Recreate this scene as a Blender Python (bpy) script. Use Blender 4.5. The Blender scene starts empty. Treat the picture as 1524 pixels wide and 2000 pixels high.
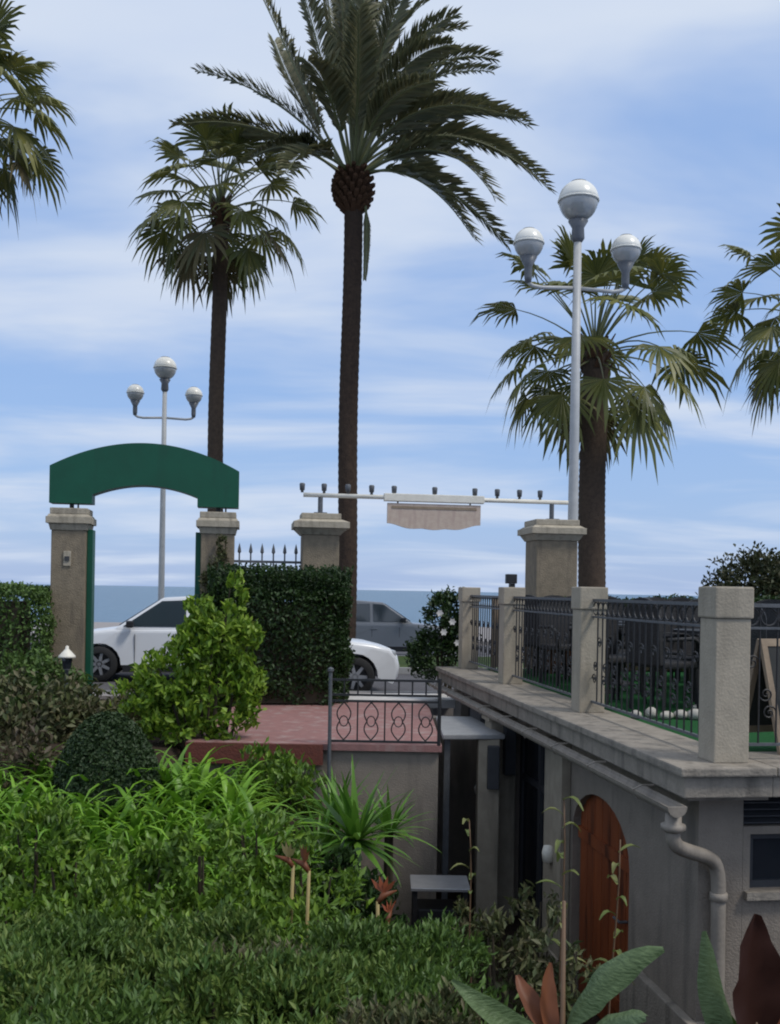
import bpy, bmesh, math, random
import numpy as np
from mathutils import Vector, Matrix
random.seed(7); RNG = np.random.default_rng(11)
R = math.radians
sc = bpy.context.scene
COL = sc.collection

# ------------------------------------------------------------------ camera
EYE = 1.5
ROLL = R(1.0)
cam_d = bpy.data.cameras.new('camera'); cam = bpy.data.objects.new('camera', cam_d); COL.objects.link(cam)
cam_d.sensor_fit = 'VERTICAL'; cam_d.sensor_height = 24; cam_d.sensor_width = 18.28; cam_d.lens = 24
cam_d.shift_y = 153 / 2000
cam_d.clip_start = 0.05; cam_d.clip_end = 60000
cam.matrix_world = Matrix.Translation((0, 0, EYE)) @ Matrix.Rotation(R(90), 4, 'X') @ Matrix.Rotation(ROLL, 4, 'Z')
sc.camera = cam

def at(px, py, Y):
    """a point of the place seen at photo pixel (px, py) and standing Y metres away"""
    dx, dy = px - 762, 1153 - py
    c, s = math.cos(ROLL), math.sin(ROLL)
    return Vector(((dx * c - dy * s) * Y / 2000, Y, EYE + (dx * s + dy * c) * Y / 2000))

# ------------------------------------------------------------------ sky, sun, exposure
SUN_EL, SUN_AZ = 55, 118          # azimuth measured from +Y (the sea) towards +X
w = bpy.data.worlds.new('World'); sc.world = w; w.use_nodes = True
nt = w.node_tree; N = nt.nodes; L = nt.links; N.clear()
def nd(t, **k):
    n = N.new(t)
    for a, b in k.items(): setattr(n, a, b)
    return n
sky = nd('ShaderNodeTexSky', sky_type='NISHITA'); sky.sun_disc = False
sky.sun_elevation = R(SUN_EL); sky.sun_rotation = R(SUN_AZ); sky.air_density = 1.3; sky.dust_density = 0.5; sky.ozone_density = 2.5
tc = nd('ShaderNodeTexCoord'); sep = nd('ShaderNodeSeparateXYZ'); L.new(tc.outputs['Generated'], sep.inputs[0])
def math_n(op, a, b=None, clamp=False):
    n = nd('ShaderNodeMath', operation=op); n.use_clamp = clamp
    for i, v in enumerate((a, b)):
        if v is None: continue
        if isinstance(v, (int, float)): n.inputs[i].default_value = v
        else: L.new(v, n.inputs[i])
    return n.outputs[0]
zc = math_n('MAXIMUM', sep.outputs[2], 0.0)
den = math_n('ADD', zc, 0.16)
cmb = nd('ShaderNodeCombineXYZ')
L.new(math_n('DIVIDE', sep.outputs[0], den), cmb.inputs[0]); L.new(math_n('DIVIDE', sep.outputs[1], den), cmb.inputs[1])
mp = nd('ShaderNodeMapping'); L.new(cmb.outputs[0], mp.inputs[0])
mp.inputs['Location'].default_value = (3.7, 1.3, 0); mp.inputs['Scale'].default_value = (0.7, 1.5, 1)
n1 = nd('ShaderNodeTexNoise'); n1.inputs['Scale'].default_value = 1.0; n1.inputs['Detail'].default_value = 5.5; n1.inputs['Roughness'].default_value = 0.52; n1.inputs['Distortion'].default_value = 0.4
L.new(mp.outputs[0], n1.inputs['Vector'])
# cover is denser overhead than over the sea
cover = math_n('ADD', n1.outputs['Fac'], math_n('MAXIMUM', math_n('MULTIPLY', math_n('SUBTRACT', zc, 0.335), 1.15), -0.015))
cr = nd('ShaderNodeValToRGB'); cr.color_ramp.elements[0].position = 0.38; cr.color_ramp.elements[1].position = 0.68
cr.color_ramp.interpolation = 'EASE'
L.new(cover, cr.inputs[0])
n2 = nd('ShaderNodeTexNoise'); n2.inputs['Scale'].default_value = 2.3; n2.inputs['Detail'].default_value = 4; L.new(mp.outputs[0], n2.inputs['Vector'])
cc = nd('ShaderNodeMixRGB'); L.new(n2.outputs['Fac'], cc.inputs[0])
cc.inputs[1].default_value = (5.3, 6.4, 8.6, 1); cc.inputs[2].default_value = (7.2, 7.9, 8.9, 1)
veil = nd('ShaderNodeMixRGB'); veil.inputs[0].default_value = 0.7; L.new(sky.outputs[0], veil.inputs[1]); veil.inputs[2].default_value = (3.3, 5.2, 9.3, 1)
mix = nd('ShaderNodeMixRGB'); L.new(cr.outputs[0], mix.inputs[0]); L.new(veil.outputs[0], mix.inputs[1]); L.new(cc.outputs[0], mix.inputs[2])
bg = nd('ShaderNodeBackground'); bg.inputs['Strength'].default_value = 0.1; L.new(mix.outputs[0], bg.inputs[0])
out = nd('ShaderNodeOutputWorld'); L.new(bg.outputs[0], out.inputs[0])

sd = bpy.data.lights.new('sun', 'SUN'); sd.energy = 2.1; sd.angle = R(14); sd.color = (1, 0.96, 0.89)
so = bpy.data.objects.new('sun', sd); COL.objects.link(so)
az, el = R(SUN_AZ), R(SUN_EL)
so.rotation_euler = (-Vector((math.sin(az) * math.cos(el), math.cos(az) * math.cos(el), math.sin(el)))).to_track_quat('-Z', 'Y').to_euler()
vs = sc.view_settings; vs.view_transform = 'Standard'; vs.look = 'None'; vs.exposure = 0.0; vs.gamma = 1.0; vs.use_curve_mapping = False
sc.cycles.filter_width = 2.0

# ------------------------------------------------------------------ materials
MATS = {}
def mat(name, c1, c2=None, rough=0.7, scale=6.0, bump=0.0, bscale=40.0, metallic=0.0, spec=0.4, detail=6, stain=None, streak=False):
    if name in MATS: return MATS[name]
    m = bpy.data.materials.new(name); m.use_nodes = True; MATS[name] = m
    t = m.node_tree; p = t.nodes['Principled BSDF']
    p.inputs['Roughness'].default_value = rough; p.inputs['Metallic'].default_value = metallic
    p.inputs['Specular IOR Level'].default_value = spec
    g = t.nodes.new('ShaderNodeNewGeometry')
    c2 = c2 or tuple(x * 0.8 for x in c1)
    vec = g.outputs['Position']
    if streak:
        mpn = t.nodes.new('ShaderNodeMapping'); mpn.inputs['Scale'].default_value = (1, 1, 0.12); t.links.new(vec, mpn.inputs[0]); vec = mpn.outputs[0]
    n = t.nodes.new('ShaderNodeTexNoise'); n.inputs['Scale'].default_value = scale; n.inputs['Detail'].default_value = detail; n.inputs['Roughness'].default_value = 0.65
    t.links.new(vec, n.inputs['Vector'])
    r = t.nodes.new('ShaderNodeValToRGB'); r.color_ramp.elements[0].position = 0.32; r.color_ramp.elements[1].position = 0.68
    r.color_ramp.elements[0].color = (*c1, 1); r.color_ramp.elements[1].color = (*c2, 1)
    t.links.new(n.outputs['Fac'], r.inputs[0]); col = r.outputs[0]
    if stain:
        n3 = t.nodes.new('ShaderNodeTexNoise'); n3.inputs['Scale'].default_value = scale * 0.35; n3.inputs['Detail'].default_value = 8
        mp3 = t.nodes.new('ShaderNodeMapping'); mp3.inputs['Scale'].default_value = (3, 3, 0.5); mp3.inputs['Location'].default_value = (5, 2, 1)
        t.links.new(g.outputs['Position'], mp3.inputs[0]); t.links.new(mp3.outputs[0], n3.inputs['Vector'])
        r3 = t.nodes.new('ShaderNodeValToRGB'); r3.color_ramp.elements[0].position = 0.52; r3.color_ramp.elements[1].position = 0.72
        t.links.new(n3.outputs['Fac'], r3.inputs[0])
        mx = t.nodes.new('ShaderNodeMixRGB'); t.links.new(r3.outputs[0], mx.inputs[0]); t.links.new(col, mx.inputs[1]); mx.inputs[2].default_value = (*stain, 1)
        col = mx.outputs[0]
    t.links.new(col, p.inputs['Base Color'])
    if bump:
        nb = t.nodes.new('ShaderNodeTexNoise'); nb.inputs['Scale'].default_value = bscale; nb.inputs['Detail'].default_value = 5
        t.links.new(g.outputs['Position'], nb.inputs['Vector'])
        b = t.nodes.new('ShaderNodeBump'); b.inputs['Strength'].default_value = bump; b.inputs['Distance'].default_value = 0.02
        t.links.new(nb.outputs['Fac'], b.inputs['Height']); t.links.new(b.outputs[0], p.inputs['Normal'])
    return m

def leaf_mat(name, cols, rough=0.5, trans=0.28, spec=0.35):
    """each leaf is an island and takes one tone of the plant's range"""
    m = bpy.data.materials.new(name); m.use_nodes = True; MATS[name] = m
    t = m.node_tree; p = t.nodes['Principled BSDF']; o = t.nodes['Material Output']
    p.inputs['Roughness'].default_value = rough; p.inputs['Specular IOR Level'].default_value = spec
    g = t.nodes.new('ShaderNodeNewGeometry'); r = t.nodes.new('ShaderNodeValToRGB')
    oi = t.nodes.new('ShaderNodeObjectInfo')
    ad = t.nodes.new('ShaderNodeMath'); ad.operation = 'ADD'; t.links.new(g.outputs['Random Per Island'], ad.inputs[0]); t.links.new(oi.outputs['Random'], ad.inputs[1])
    fr = t.nodes.new('ShaderNodeMath'); fr.operation = 'FRACT'; t.links.new(ad.outputs[0], fr.inputs[0])
    t.links.new(fr.outputs[0], r.inputs[0])
    e = r.color_ramp.elements
    while len(e) < len(cols): e.new(0.5)
    for i, c in enumerate(cols):
        e[i].position = i / max(1, len(cols) - 1); e[i].color = (*c, 1)
    t.links.new(r.outputs[0], p.inputs['Base Color'])
    tr = t.nodes.new('ShaderNodeBsdfTranslucent'); t.links.new(r.outputs[0], tr.inputs['Color'])
    mx = t.nodes.new('ShaderNodeMixShader'); mx.inputs[0].default_value = trans
    t.links.new(p.outputs[0], mx.inputs[1]); t.links.new(tr.outputs[0], mx.inputs[2]); t.links.new(mx.outputs[0], o.inputs['Surface'])
    return m

STONE = mat('pillar_stone', (0.26, 0.21, 0.145), (0.185, 0.15, 0.105), 0.85, 9, 0.5, 60, stain=(0.15, 0.122, 0.09))
CAPSTONE = mat('cap_stone', (0.42, 0.365, 0.28), (0.32, 0.28, 0.21), 0.8, 12, 0.3, 60, stain=(0.22, 0.19, 0.145))
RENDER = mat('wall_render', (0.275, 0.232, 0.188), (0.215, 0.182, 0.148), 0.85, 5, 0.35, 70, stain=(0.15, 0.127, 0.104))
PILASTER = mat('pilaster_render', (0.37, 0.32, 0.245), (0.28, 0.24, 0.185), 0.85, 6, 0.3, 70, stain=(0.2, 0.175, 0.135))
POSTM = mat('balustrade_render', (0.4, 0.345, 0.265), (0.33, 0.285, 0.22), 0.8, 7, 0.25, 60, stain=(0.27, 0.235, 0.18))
COPING = mat('coping_concrete', (0.31, 0.27, 0.22), (0.22, 0.192, 0.158), 0.8, 8, 0.4, 50, stain=(0.14, 0.122, 0.1))
GREEN = mat('green_paint', (0.005, 0.085, 0.045), (0.005, 0.07, 0.037), 0.5, 3, 0.05, 30, spec=0.35, stain=(0.007, 0.06, 0.034))
IRON = mat('black_iron', (0.018, 0.019, 0.022), (0.03, 0.028, 0.028), 0.5, 30, 0.2, 80, spec=0.4)
GREYIRON = mat('grey_painted_iron', (0.12, 0.125, 0.135), (0.08, 0.085, 0.09), 0.5, 25, 0.15, 80)
LAMPGREY = mat('lamp_post_paint', (0.46, 0.46, 0.45), (0.38, 0.38, 0.375), 0.45, 6, 0.1, 50)
LAMPDARK = mat('lamp_collar_paint', (0.15, 0.155, 0.165), (0.11, 0.115, 0.125), 0.4, 10)
WHITE = mat('white_paint', (0.78, 0.74, 0.64), (0.66, 0.62, 0.53), 0.5, 8, 0.1, 40)
BOARD = mat('board_paint', (0.55, 0.45, 0.36), (0.47, 0.36, 0.29), 0.55, 14, 0.1, 40, stain=(0.42, 0.31, 0.26))
TURF = mat('artificial_turf', (0.022, 0.1, 0.035), (0.03, 0.13, 0.04), 0.9, 25, 0.8, 300, spec=0.1)
REDPAVE = mat('red_paving', (0.3, 0.15, 0.135), (0.23, 0.12, 0.11), 0.75, 7, 0.3, 60, stain=(0.33, 0.24, 0.22))
REDBRICK = mat('red_brick_edge', (0.16, 0.045, 0.03), (0.11, 0.035, 0.025), 0.8, 20, 0.4, 60)
MARBLE = mat('pale_threshold', (0.62, 0.59, 0.56), (0.52, 0.5, 0.47), 0.5, 9, 0.1, 40)
ASPHALT = mat('asphalt', (0.1, 0.095, 0.1), (0.075, 0.07, 0.075), 0.85, 3, 0.5, 120)
PAVING = mat('pavement_slabs', (0.3, 0.27, 0.26), (0.24, 0.22, 0.21), 0.8, 4, 0.3, 70)
KERBM = mat('kerb_concrete', (0.36, 0.35, 0.33), (0.28, 0.27, 0.26), 0.8, 8, 0.3, 60)
GRASSM = mat('grass_ground', (0.07, 0.13, 0.03), (0.1, 0.12, 0.04), 0.9, 6, 0.8, 90, spec=0.15)
SOIL = mat('soil', (0.05, 0.036, 0.025), (0.032, 0.024, 0.018), 0.95, 9, 0.8, 40, spec=0.1)
DOORWOOD = mat('rust_brown_door', (0.27, 0.07, 0.022), (0.17, 0.042, 0.015), 0.45, 7, 0.2, 60, streak=True, stain=(0.05, 0.016, 0.009))
GLASSDARK = mat('dark_glass', (0.02, 0.024, 0.03), (0.028, 0.03, 0.036), 0.12, 4, spec=0.6)
FRAMEDARK = mat('dark_frame', (0.05, 0.052, 0.056), (0.04, 0.04, 0.045), 0.6, 10)
PIPE = mat('downpipe_paint', (0.29, 0.25, 0.205), (0.23, 0.2, 0.165), 0.55, 8, 0.15, 40, stain=(0.17, 0.148, 0.122))
SLAB = mat('canopy_slab', (0.3, 0.3, 0.3), (0.24, 0.24, 0.24), 0.7, 8, 0.2, 50)
TRUNKF = mat('fan_palm_bark', (0.1, 0.07, 0.05), (0.06, 0.044, 0.033), 0.9, 14, 0.8, 45, spec=0.15)
TRUNKD = mat('date_palm_bark', (0.075, 0.05, 0.035), (0.04, 0.028, 0.022), 0.9, 12, 0.9, 40, spec=0.15)
BOOT = mat('cut_frond_bases', (0.1, 0.052, 0.028), (0.055, 0.03, 0.018), 0.9, 14, 0.9, 40, spec=0.15)
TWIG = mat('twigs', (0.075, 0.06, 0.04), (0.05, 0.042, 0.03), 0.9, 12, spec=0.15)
TYRE = mat('tyre_rubber', (0.014, 0.014, 0.015), (0.02, 0.02, 0.02), 0.8, 20)
RIM = mat('wheel_alloy', (0.42, 0.43, 0.45), (0.36, 0.37, 0.39), 0.35, 8, metallic=0.7)
BLACKPL = mat('black_plastic', (0.014, 0.014, 0.016), (0.022, 0.022, 0.024), 0.5, 15)
RATTAN = mat('black_rattan', (0.012, 0.012, 0.014), (0.028, 0.026, 0.026), 0.6, 40, 0.6, 120)
WOODBR = mat('brown_wood', (0.2, 0.095, 0.05), (0.15, 0.07, 0.038), 0.65, 9, 0.2, 40, streak=True)
WOODTAN = mat('tan_wood', (0.3, 0.23, 0.16), (0.22, 0.165, 0.115), 0.7, 9, 0.2, 40, streak=True)
SLATE = mat('chalkboard', (0.02, 0.022, 0.022), (0.03, 0.031, 0.03), 0.75, 8)
SHEET = mat('sheet_steel', (0.42, 0.42, 0.43), (0.34, 0.34, 0.35), 0.4, 8, metallic=0.5)

LF_FAN = leaf_mat('fan_palm_leaf', [(0.0781, 0.087, 0.0207), (0.1115, 0.1236, 0.0281), (0.1766, 0.1684, 0.0376), (0.093, 0.1067, 0.0301)], 0.45, 0.22)
LF_FANB = leaf_mat('fan_palm_old_leaf', [(0.091, 0.0806, 0.0312), (0.13, 0.0975, 0.039), (0.065, 0.0728, 0.0286)], 0.6, 0.15)
LF_DATE = leaf_mat('date_palm_leaflet', [(0.0911, 0.0961, 0.0445), (0.1266, 0.1294, 0.0563), (0.1823, 0.1626, 0.0741), (0.1064, 0.1109, 0.0534)], 0.45, 0.18)
LF_HEDGE = leaf_mat('box_hedge_leaf', [(0.0158, 0.0331, 0.0101), (0.0259, 0.054, 0.013), (0.036, 0.0792, 0.0158)], 0.5, 0.22)
LF_LHEDGE = leaf_mat('street_hedge_leaf', [(0.0525, 0.093, 0.024), (0.09, 0.155, 0.036), (0.1275, 0.217, 0.048)], 0.5, 0.25)
LF_LIME = leaf_mat('lime_shrub_leaf', [(0.1196, 0.2205, 0.0216), (0.1878, 0.317, 0.0302), (0.2732, 0.3859, 0.0432), (0.094, 0.1791, 0.0238)], 0.45, 0.32)
LF_OLIVE = leaf_mat('olive_shrub_leaf', [(0.0675, 0.0743, 0.0297), (0.1013, 0.1215, 0.0405), (0.135, 0.1148, 0.0607), (0.0607, 0.0878, 0.0297)], 0.55, 0.2)
LF_BRONZE = leaf_mat('bronze_shrub_leaf', [(0.078, 0.0585, 0.039), (0.104, 0.0845, 0.0455), (0.065, 0.078, 0.0325)], 0.55, 0.2)
LF_DOME = leaf_mat('dome_leaf', [(0.0216, 0.0432, 0.0144), (0.0312, 0.06, 0.018), (0.0408, 0.072, 0.0216)], 0.55, 0.18)
LF_FORE = leaf_mat('foreground_hedge_leaf', [(0.0654, 0.1201, 0.0253), (0.1119, 0.1848, 0.0345), (0.1586, 0.2125, 0.046), (0.084, 0.1663, 0.0403)], 0.5, 0.25)
LF_MID = leaf_mat('mid_shrub_leaf', [(0.0854, 0.1601, 0.0199), (0.1281, 0.2347, 0.0237), (0.0997, 0.1707, 0.0363), (0.1993, 0.3201, 0.0273)], 0.45, 0.25)
LF_MID2 = leaf_mat('fresh_feathery_leaf', [(0.0671, 0.1265, 0.0264), (0.1045, 0.1771, 0.0308), (0.0895, 0.1518, 0.044)], 0.45, 0.25)
LF_STRAP = leaf_mat('strap_leaf', [(0.0972, 0.2122, 0.0184), (0.1459, 0.3102, 0.0245), (0.2138, 0.3919, 0.0357), (0.1166, 0.2449, 0.0357)], 0.4, 0.25)
LF_SWORD = leaf_mat('sword_leaf', [(0.0673, 0.162, 0.0206), (0.1046, 0.2295, 0.0281), (0.1495, 0.2835, 0.0421)], 0.4, 0.25)
LF_CANNA = leaf_mat('canna_leaf_green', [(0.16, 0.23, 0.1), (0.2, 0.27, 0.13), (0.14, 0.2, 0.085)], 0.4, 0.25)
def veined(m_, sc_=34):
    t = m_.node_tree; p = t.nodes['Principled BSDF']; g = t.nodes.new('ShaderNodeNewGeometry')
    mp_ = t.nodes.new('ShaderNodeMapping'); mp_.inputs['Scale'].default_value = (1.0, 1.0, 3.2); mp_.inputs['Rotation'].default_value = (.3, .5, 0); t.links.new(g.outputs['Position'], mp_.inputs[0])
    n_ = t.nodes.new('ShaderNodeTexNoise'); n_.inputs['Scale'].default_value = sc_; n_.inputs['Detail'].default_value = 4; t.links.new(mp_.outputs[0], n_.inputs['Vector'])
    b_ = t.nodes.new('ShaderNodeBump'); b_.inputs['Strength'].default_value = .7; b_.inputs['Distance'].default_value = .01; t.links.new(n_.outputs['Fac'], b_.inputs['Height']); t.links.new(b_.outputs[0], p.inputs['Normal'])
    src = p.inputs['Base Color'].links[0].from_socket; mx = t.nodes.new('ShaderNodeMixRGB'); mx.blend_type = 'MULTIPLY'; mx.inputs[0].default_value = .75
    r_ = t.nodes.new('ShaderNodeValToRGB'); r_.color_ramp.elements[0].position = .35; r_.color_ramp.elements[0].color = (.45, .5, .4, 1); r_.color_ramp.elements[1].position = .65
    t.links.new(n_.outputs['Fac'], r_.inputs[0]); t.links.new(src, mx.inputs[1]); t.links.new(r_.outputs[0], mx.inputs[2]); t.links.new(mx.outputs[0], p.inputs['Base Color'])
veined(LF_CANNA)
LF_MAROON = leaf_mat('canna_leaf_maroon', [(0.035, 0.016, 0.012), (0.05, 0.02, 0.014)], 0.35, 0.2)
LF_RUST = leaf_mat('rusty_leaf', [(0.16, 0.05, 0.02), (0.2, 0.07, 0.03)], 0.5, 0.25)
LF_YELL = leaf_mat('yellow_green_leaf', [(0.16, 0.18, 0.05), (0.12, 0.16, 0.04), (0.2, 0.2, 0.07)], 0.5, 0.3)
LF_FAR = leaf_mat('far_tree_leaf', [(0.03, 0.038, 0.016), (0.05, 0.06, 0.022), (0.065, 0.06, 0.03)], 0.6, 0.2)
FLOWER = mat('orange_flower', (0.3, 0.08, 0.03), (0.2, 0.055, 0.03), 0.5, 20)
STALK = mat('yellow_stalk', (0.34, 0.26, 0.09), (0.26, 0.2, 0.08), 0.55, 20)
REDSTEM = mat('reddish_stem', (0.16, 0.09, 0.05), (0.12, 0.075, 0.04), 0.6, 20)
WHITEFL = mat('white_petal', (0.7, 0.68, 0.64), (0.62, 0.6, 0.58), 0.6, 20)
PEBBLE = mat('white_pebble', (0.45, 0.42, 0.37), (0.34, 0.32, 0.28), 0.7, 20)
CAR_WHITE = mat('white_car_paint', (0.72, 0.73, 0.75), (0.69, 0.7, 0.72), 0.25, 2, spec=0.6)
CAR_SILVER = mat('silver_car_paint', (0.66, 0.67, 0.69), (0.63, 0.64, 0.66), 0.28, 2, spec=0.6)
CAR_GREY = mat('grey_car_paint', (0.2, 0.21, 0.235), (0.18, 0.19, 0.21), 0.28, 2, spec=0.6)
CARGLASS = mat('car_glass', (0.03, 0.042, 0.052), (0.035, 0.046, 0.056), 0.06, 2, spec=0.9)
HEADLAMP = mat('headlamp_lens', (0.5, 0.52, 0.55), (0.42, 0.44, 0.46), 0.12, 10, spec=0.8)
REDLAMP = mat('tail_lamp_lens', (0.22, 0.012, 0.01), (0.18, 0.01, 0.01), 0.2, 10)
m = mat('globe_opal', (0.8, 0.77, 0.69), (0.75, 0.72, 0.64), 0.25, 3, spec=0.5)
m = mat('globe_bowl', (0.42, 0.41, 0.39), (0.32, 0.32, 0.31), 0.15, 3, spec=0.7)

# ------------------------------------------------------------------ mesh builder
class MB:
    def __init__(s): s.v = []; s.f = []; s.m = []
    def add(s, vs_, fs, mi=0):
        o = len(s.v); s.v += [tuple(v) for v in vs_]; s.f += [tuple(i + o for i in f) for f in fs]; s.m += [mi] * len(fs); return s
    def box(s, x0, x1, y0, y1, z0, z1, mi=0):
        vs_ = [(x, y, z) for z in (z0, z1) for y in (y0, y1) for x in (x0, x1)]
        return s.add(vs_, [(0, 2, 3, 1), (4, 5, 7, 6), (0, 1, 5, 4), (2, 6, 7, 3), (0, 4, 6, 2), (1, 3, 7, 5)], mi)
    def cbox(s, c, sx, sy, sz, mi=0): return s.box(c[0] - sx / 2, c[0] + sx / 2, c[1] - sy / 2, c[1] + sy / 2, c[2] - sz / 2, c[2] + sz / 2, mi)
    def frustum(s, z0, h0, z1, h1, cx=0, cy=0, mi=0):
        vs_ = [(cx + a * h, cy + b * h, z) for z, h in ((z0, h0), (z1, h1)) for a, b in ((-1, -1), (1, -1), (1, 1), (-1, 1))]
        return s.add(vs_, [(3, 2, 1, 0), (4, 5, 6, 7), (0, 1, 5, 4), (1, 2, 6, 5), (2, 3, 7, 6), (3, 0, 4, 7)], mi)
    def tube(s, pts, rad, n=8, mi=0, cap=True):
        pts = [Vector(p) for p in pts]
        if not hasattr(rad, '__len__'): rad = [rad] * len(pts)
        vs_ = []; ref = None
        for i, p in enumerate(pts):
            t = (pts[min(i + 1, len(pts) - 1)] - pts[max(i - 1, 0)])
            t = t.normalized() if t.length > 1e-9 else Vector((0, 0, 1))
            if ref is None: ref = Vector((1, 0, 0)) if abs(t.x) < 0.8 else Vector((0, 1, 0))
            a = (ref - t * ref.dot(t)).normalized(); b = t.cross(a); ref = a
            for k in range(n):
                an = 2 * math.pi * k / n; vs_.append(p + (a * math.cos(an) + b * math.sin(an)) * rad[i])
        fs = [(i * n + k, i * n + (k + 1) % n, (i + 1) * n + (k + 1) % n, (i + 1) * n + k) for i in range(len(pts) - 1) for k in range(n)]
        if cap: fs += [tuple(reversed(range(n))), tuple(range((len(pts) - 1) * n, len(pts) * n))]
        return s.add(vs_, fs, mi)
    def lathe(s, prof, c=(0, 0, 0), n=16, mi=0):
        return s.tube([(c[0], c[1], c[2] + z) for r, z in prof], [max(r, 1e-4) for r, z in prof], n, mi)
    def prism(s, poly, y0, y1, mi=0):
        """outline in x-z, thickness along y"""
        n = len(poly); vs_ = [(x, y0, z) for x, z in poly] + [(x, y1, z) for x, z in poly]
        fs = [tuple(range(n)), tuple(reversed(range(n, 2 * n)))] + [(i, i + n, (i + 1) % n + n, (i + 1) % n) for i in range(n)]
        return s.add(vs_, fs, mi)
    def mesh(s, name, mats, smooth=False, bevel=0, fixn=True):
        me = bpy.data.meshes.new(name); me.from_pydata(s.v, [], s.f)
        for m_ in (mats if isinstance(mats, (list, tuple)) else [mats]): me.materials.append(m_)
        me.polygons.foreach_set('material_index', s.m)
        if fixn or bevel:
            bm = bmesh.new(); bm.from_mesh(me)
            if fixn: bmesh.ops.recalc_face_normals(bm, faces=bm.faces)
            if bevel: bmesh.ops.bevel(bm, geom=[e for e in bm.edges if len(e.link_faces) == 2 and e.calc_face_angle(0) > 0.6], offset=bevel, segments=2, affect='EDGES', profile=0.6)
            bm.to_mesh(me); bm.free()
        if smooth: me.polygons.foreach_set('use_smooth', [True] * len(me.polygons))
        me.update(); return me

def link(name, me, parent=None, loc=None, rot=None, scale=None):
    o = bpy.data.objects.new(name, me); COL.objects.link(o)
    if parent: o.parent = parent
    if loc is not None: o.location = loc
    if rot is not None: o.rotation_euler = rot
    if scale is not None: o.scale = scale if hasattr(scale, '__len__') else (scale,) * 3
    return o
def part(name, mb, mats, parent=None, smooth=False, bevel=0, **k):
    return link(name, mb.mesh(name, mats, smooth, bevel), parent, **k)
def tag(o, label, cat, group=None):
    o['label'] = label; o['category'] = cat
    if group: o['group'] = group
    return o
def thing(name, label, cat, loc=(0, 0, 0), rz=0, group=None):
    o = bpy.data.objects.new(name, None); COL.objects.link(o); o.location = loc; o.rotation_euler = (0, 0, rz)
    o.empty_display_size = 0.2
    return tag(o, label, cat, group)
def struct(name, mb, mats, smooth=False, bevel=0, parent=None, **k):
    o = part(name, mb, mats, parent, smooth, bevel, **k)
    o['kind'] = 'structure'; return o
def copy_tree(o, parent=None):
    c = o.copy(); COL.objects.link(c); c.parent = parent
    for ch in o.children: copy_tree(ch, c)
    return c

def leaf_mesh(name, C, D, Nn, length, width, material, fold=0.25):
    """one folded leaf blade (two faces, an island of its own) for every row of C; D points along the leaf"""
    n = len(C); D = D / np.linalg.norm(D, axis=1, keepdims=True)
    S = np.cross(D, Nn); S /= np.linalg.norm(S, axis=1, keepdims=True) + 1e-9
    U = np.cross(S, D)
    l = np.asarray(length).reshape(-1, 1) * np.ones((n, 1)); wd = np.asarray(width).reshape(-1, 1) * np.ones((n, 1))
    base = C - D * l / 2; tip = C + D * l / 2 - U * l * 0.12; midp = C + U * 0
    a = midp + S * wd / 2 + U * wd * fold; b = midp - S * wd / 2 + U * wd * fold
    V = np.stack([base, a, tip, b], 1).reshape(-1, 3)
    F = (np.arange(n)[:, None] * 4 + np.array([[0, 1, 2, 0, 2, 3]])).reshape(-1)
    me = bpy.data.meshes.new(name); me.vertices.add(len(V)); me.vertices.foreach_set('co', V.ravel())
    nf = 2 * n; me.loops.add(nf * 3); me.loops.foreach_set('vertex_index', F.astype(np.int32))
    me.polygons.add(nf); me.polygons.foreach_set('loop_start', np.arange(nf, dtype=np.int32) * 3); me.polygons.foreach_set('loop_total', np.full(nf, 3, np.int32))
    me.materials.append(material); me.update(calc_edges=True); me.validate(); return me
def unit(n):
    v = RNG.normal(size=(n, 3)); return v / np.linalg.norm(v, axis=1, keepdims=True)

TH = R(8)
cT, sT = math.cos(TH), math.sin(TH)
# street frame: s runs along the street front, t away from the gate line towards the sea
G0 = Vector((-1.0, 14.4, 0))
def ST(s, t, z=0): return Vector((G0.x + s * cT - t * sT, G0.y + s * sT + t * cT, z))
def strip(name, s0, s1, t0, t1, z, mm, thick=0.0):
    b = MB()
    if thick: b.box(s0, s1, t0, t1, z - thick, z)
    else: b.add([(s0, t0, z), (s1, t0, z), (s1, t1, z), (s0, t1, z)], [(0, 1, 2, 3)])
    return struct(name, b, mm, loc=G0, rot=(0, 0, TH))

# ------------------------------------------------------------------ the setting
strip('road', -70, 70, 1.0, 5.9, -0.17, ASPHALT, 0.3)
strip('pavement', -70, 70, 0.25, 0.88, -0.035, PAVING, 0.4)
strip('kerb', -70, 70, 0.88, 1.0, -0.03, KERBM, 0.4)
strip('verge_kerb', -70, 70, 5.9, 6.05, -0.05, KERBM, 0.4)
strip('verge', -70, 70, 6.05, 9.7, -0.06, GRASSM, 0.4)
strip('verge_kerb_sea_side', -70, 70, 9.7, 9.85, -0.05, KERBM, 0.4)
strip('road_sea_side', -70, 70, 9.85, 17, -0.17, ASPHALT, 0.3)
strip('promenade', -70, 70, 17, 30, -0.05, PAVING, 4.0)

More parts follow.
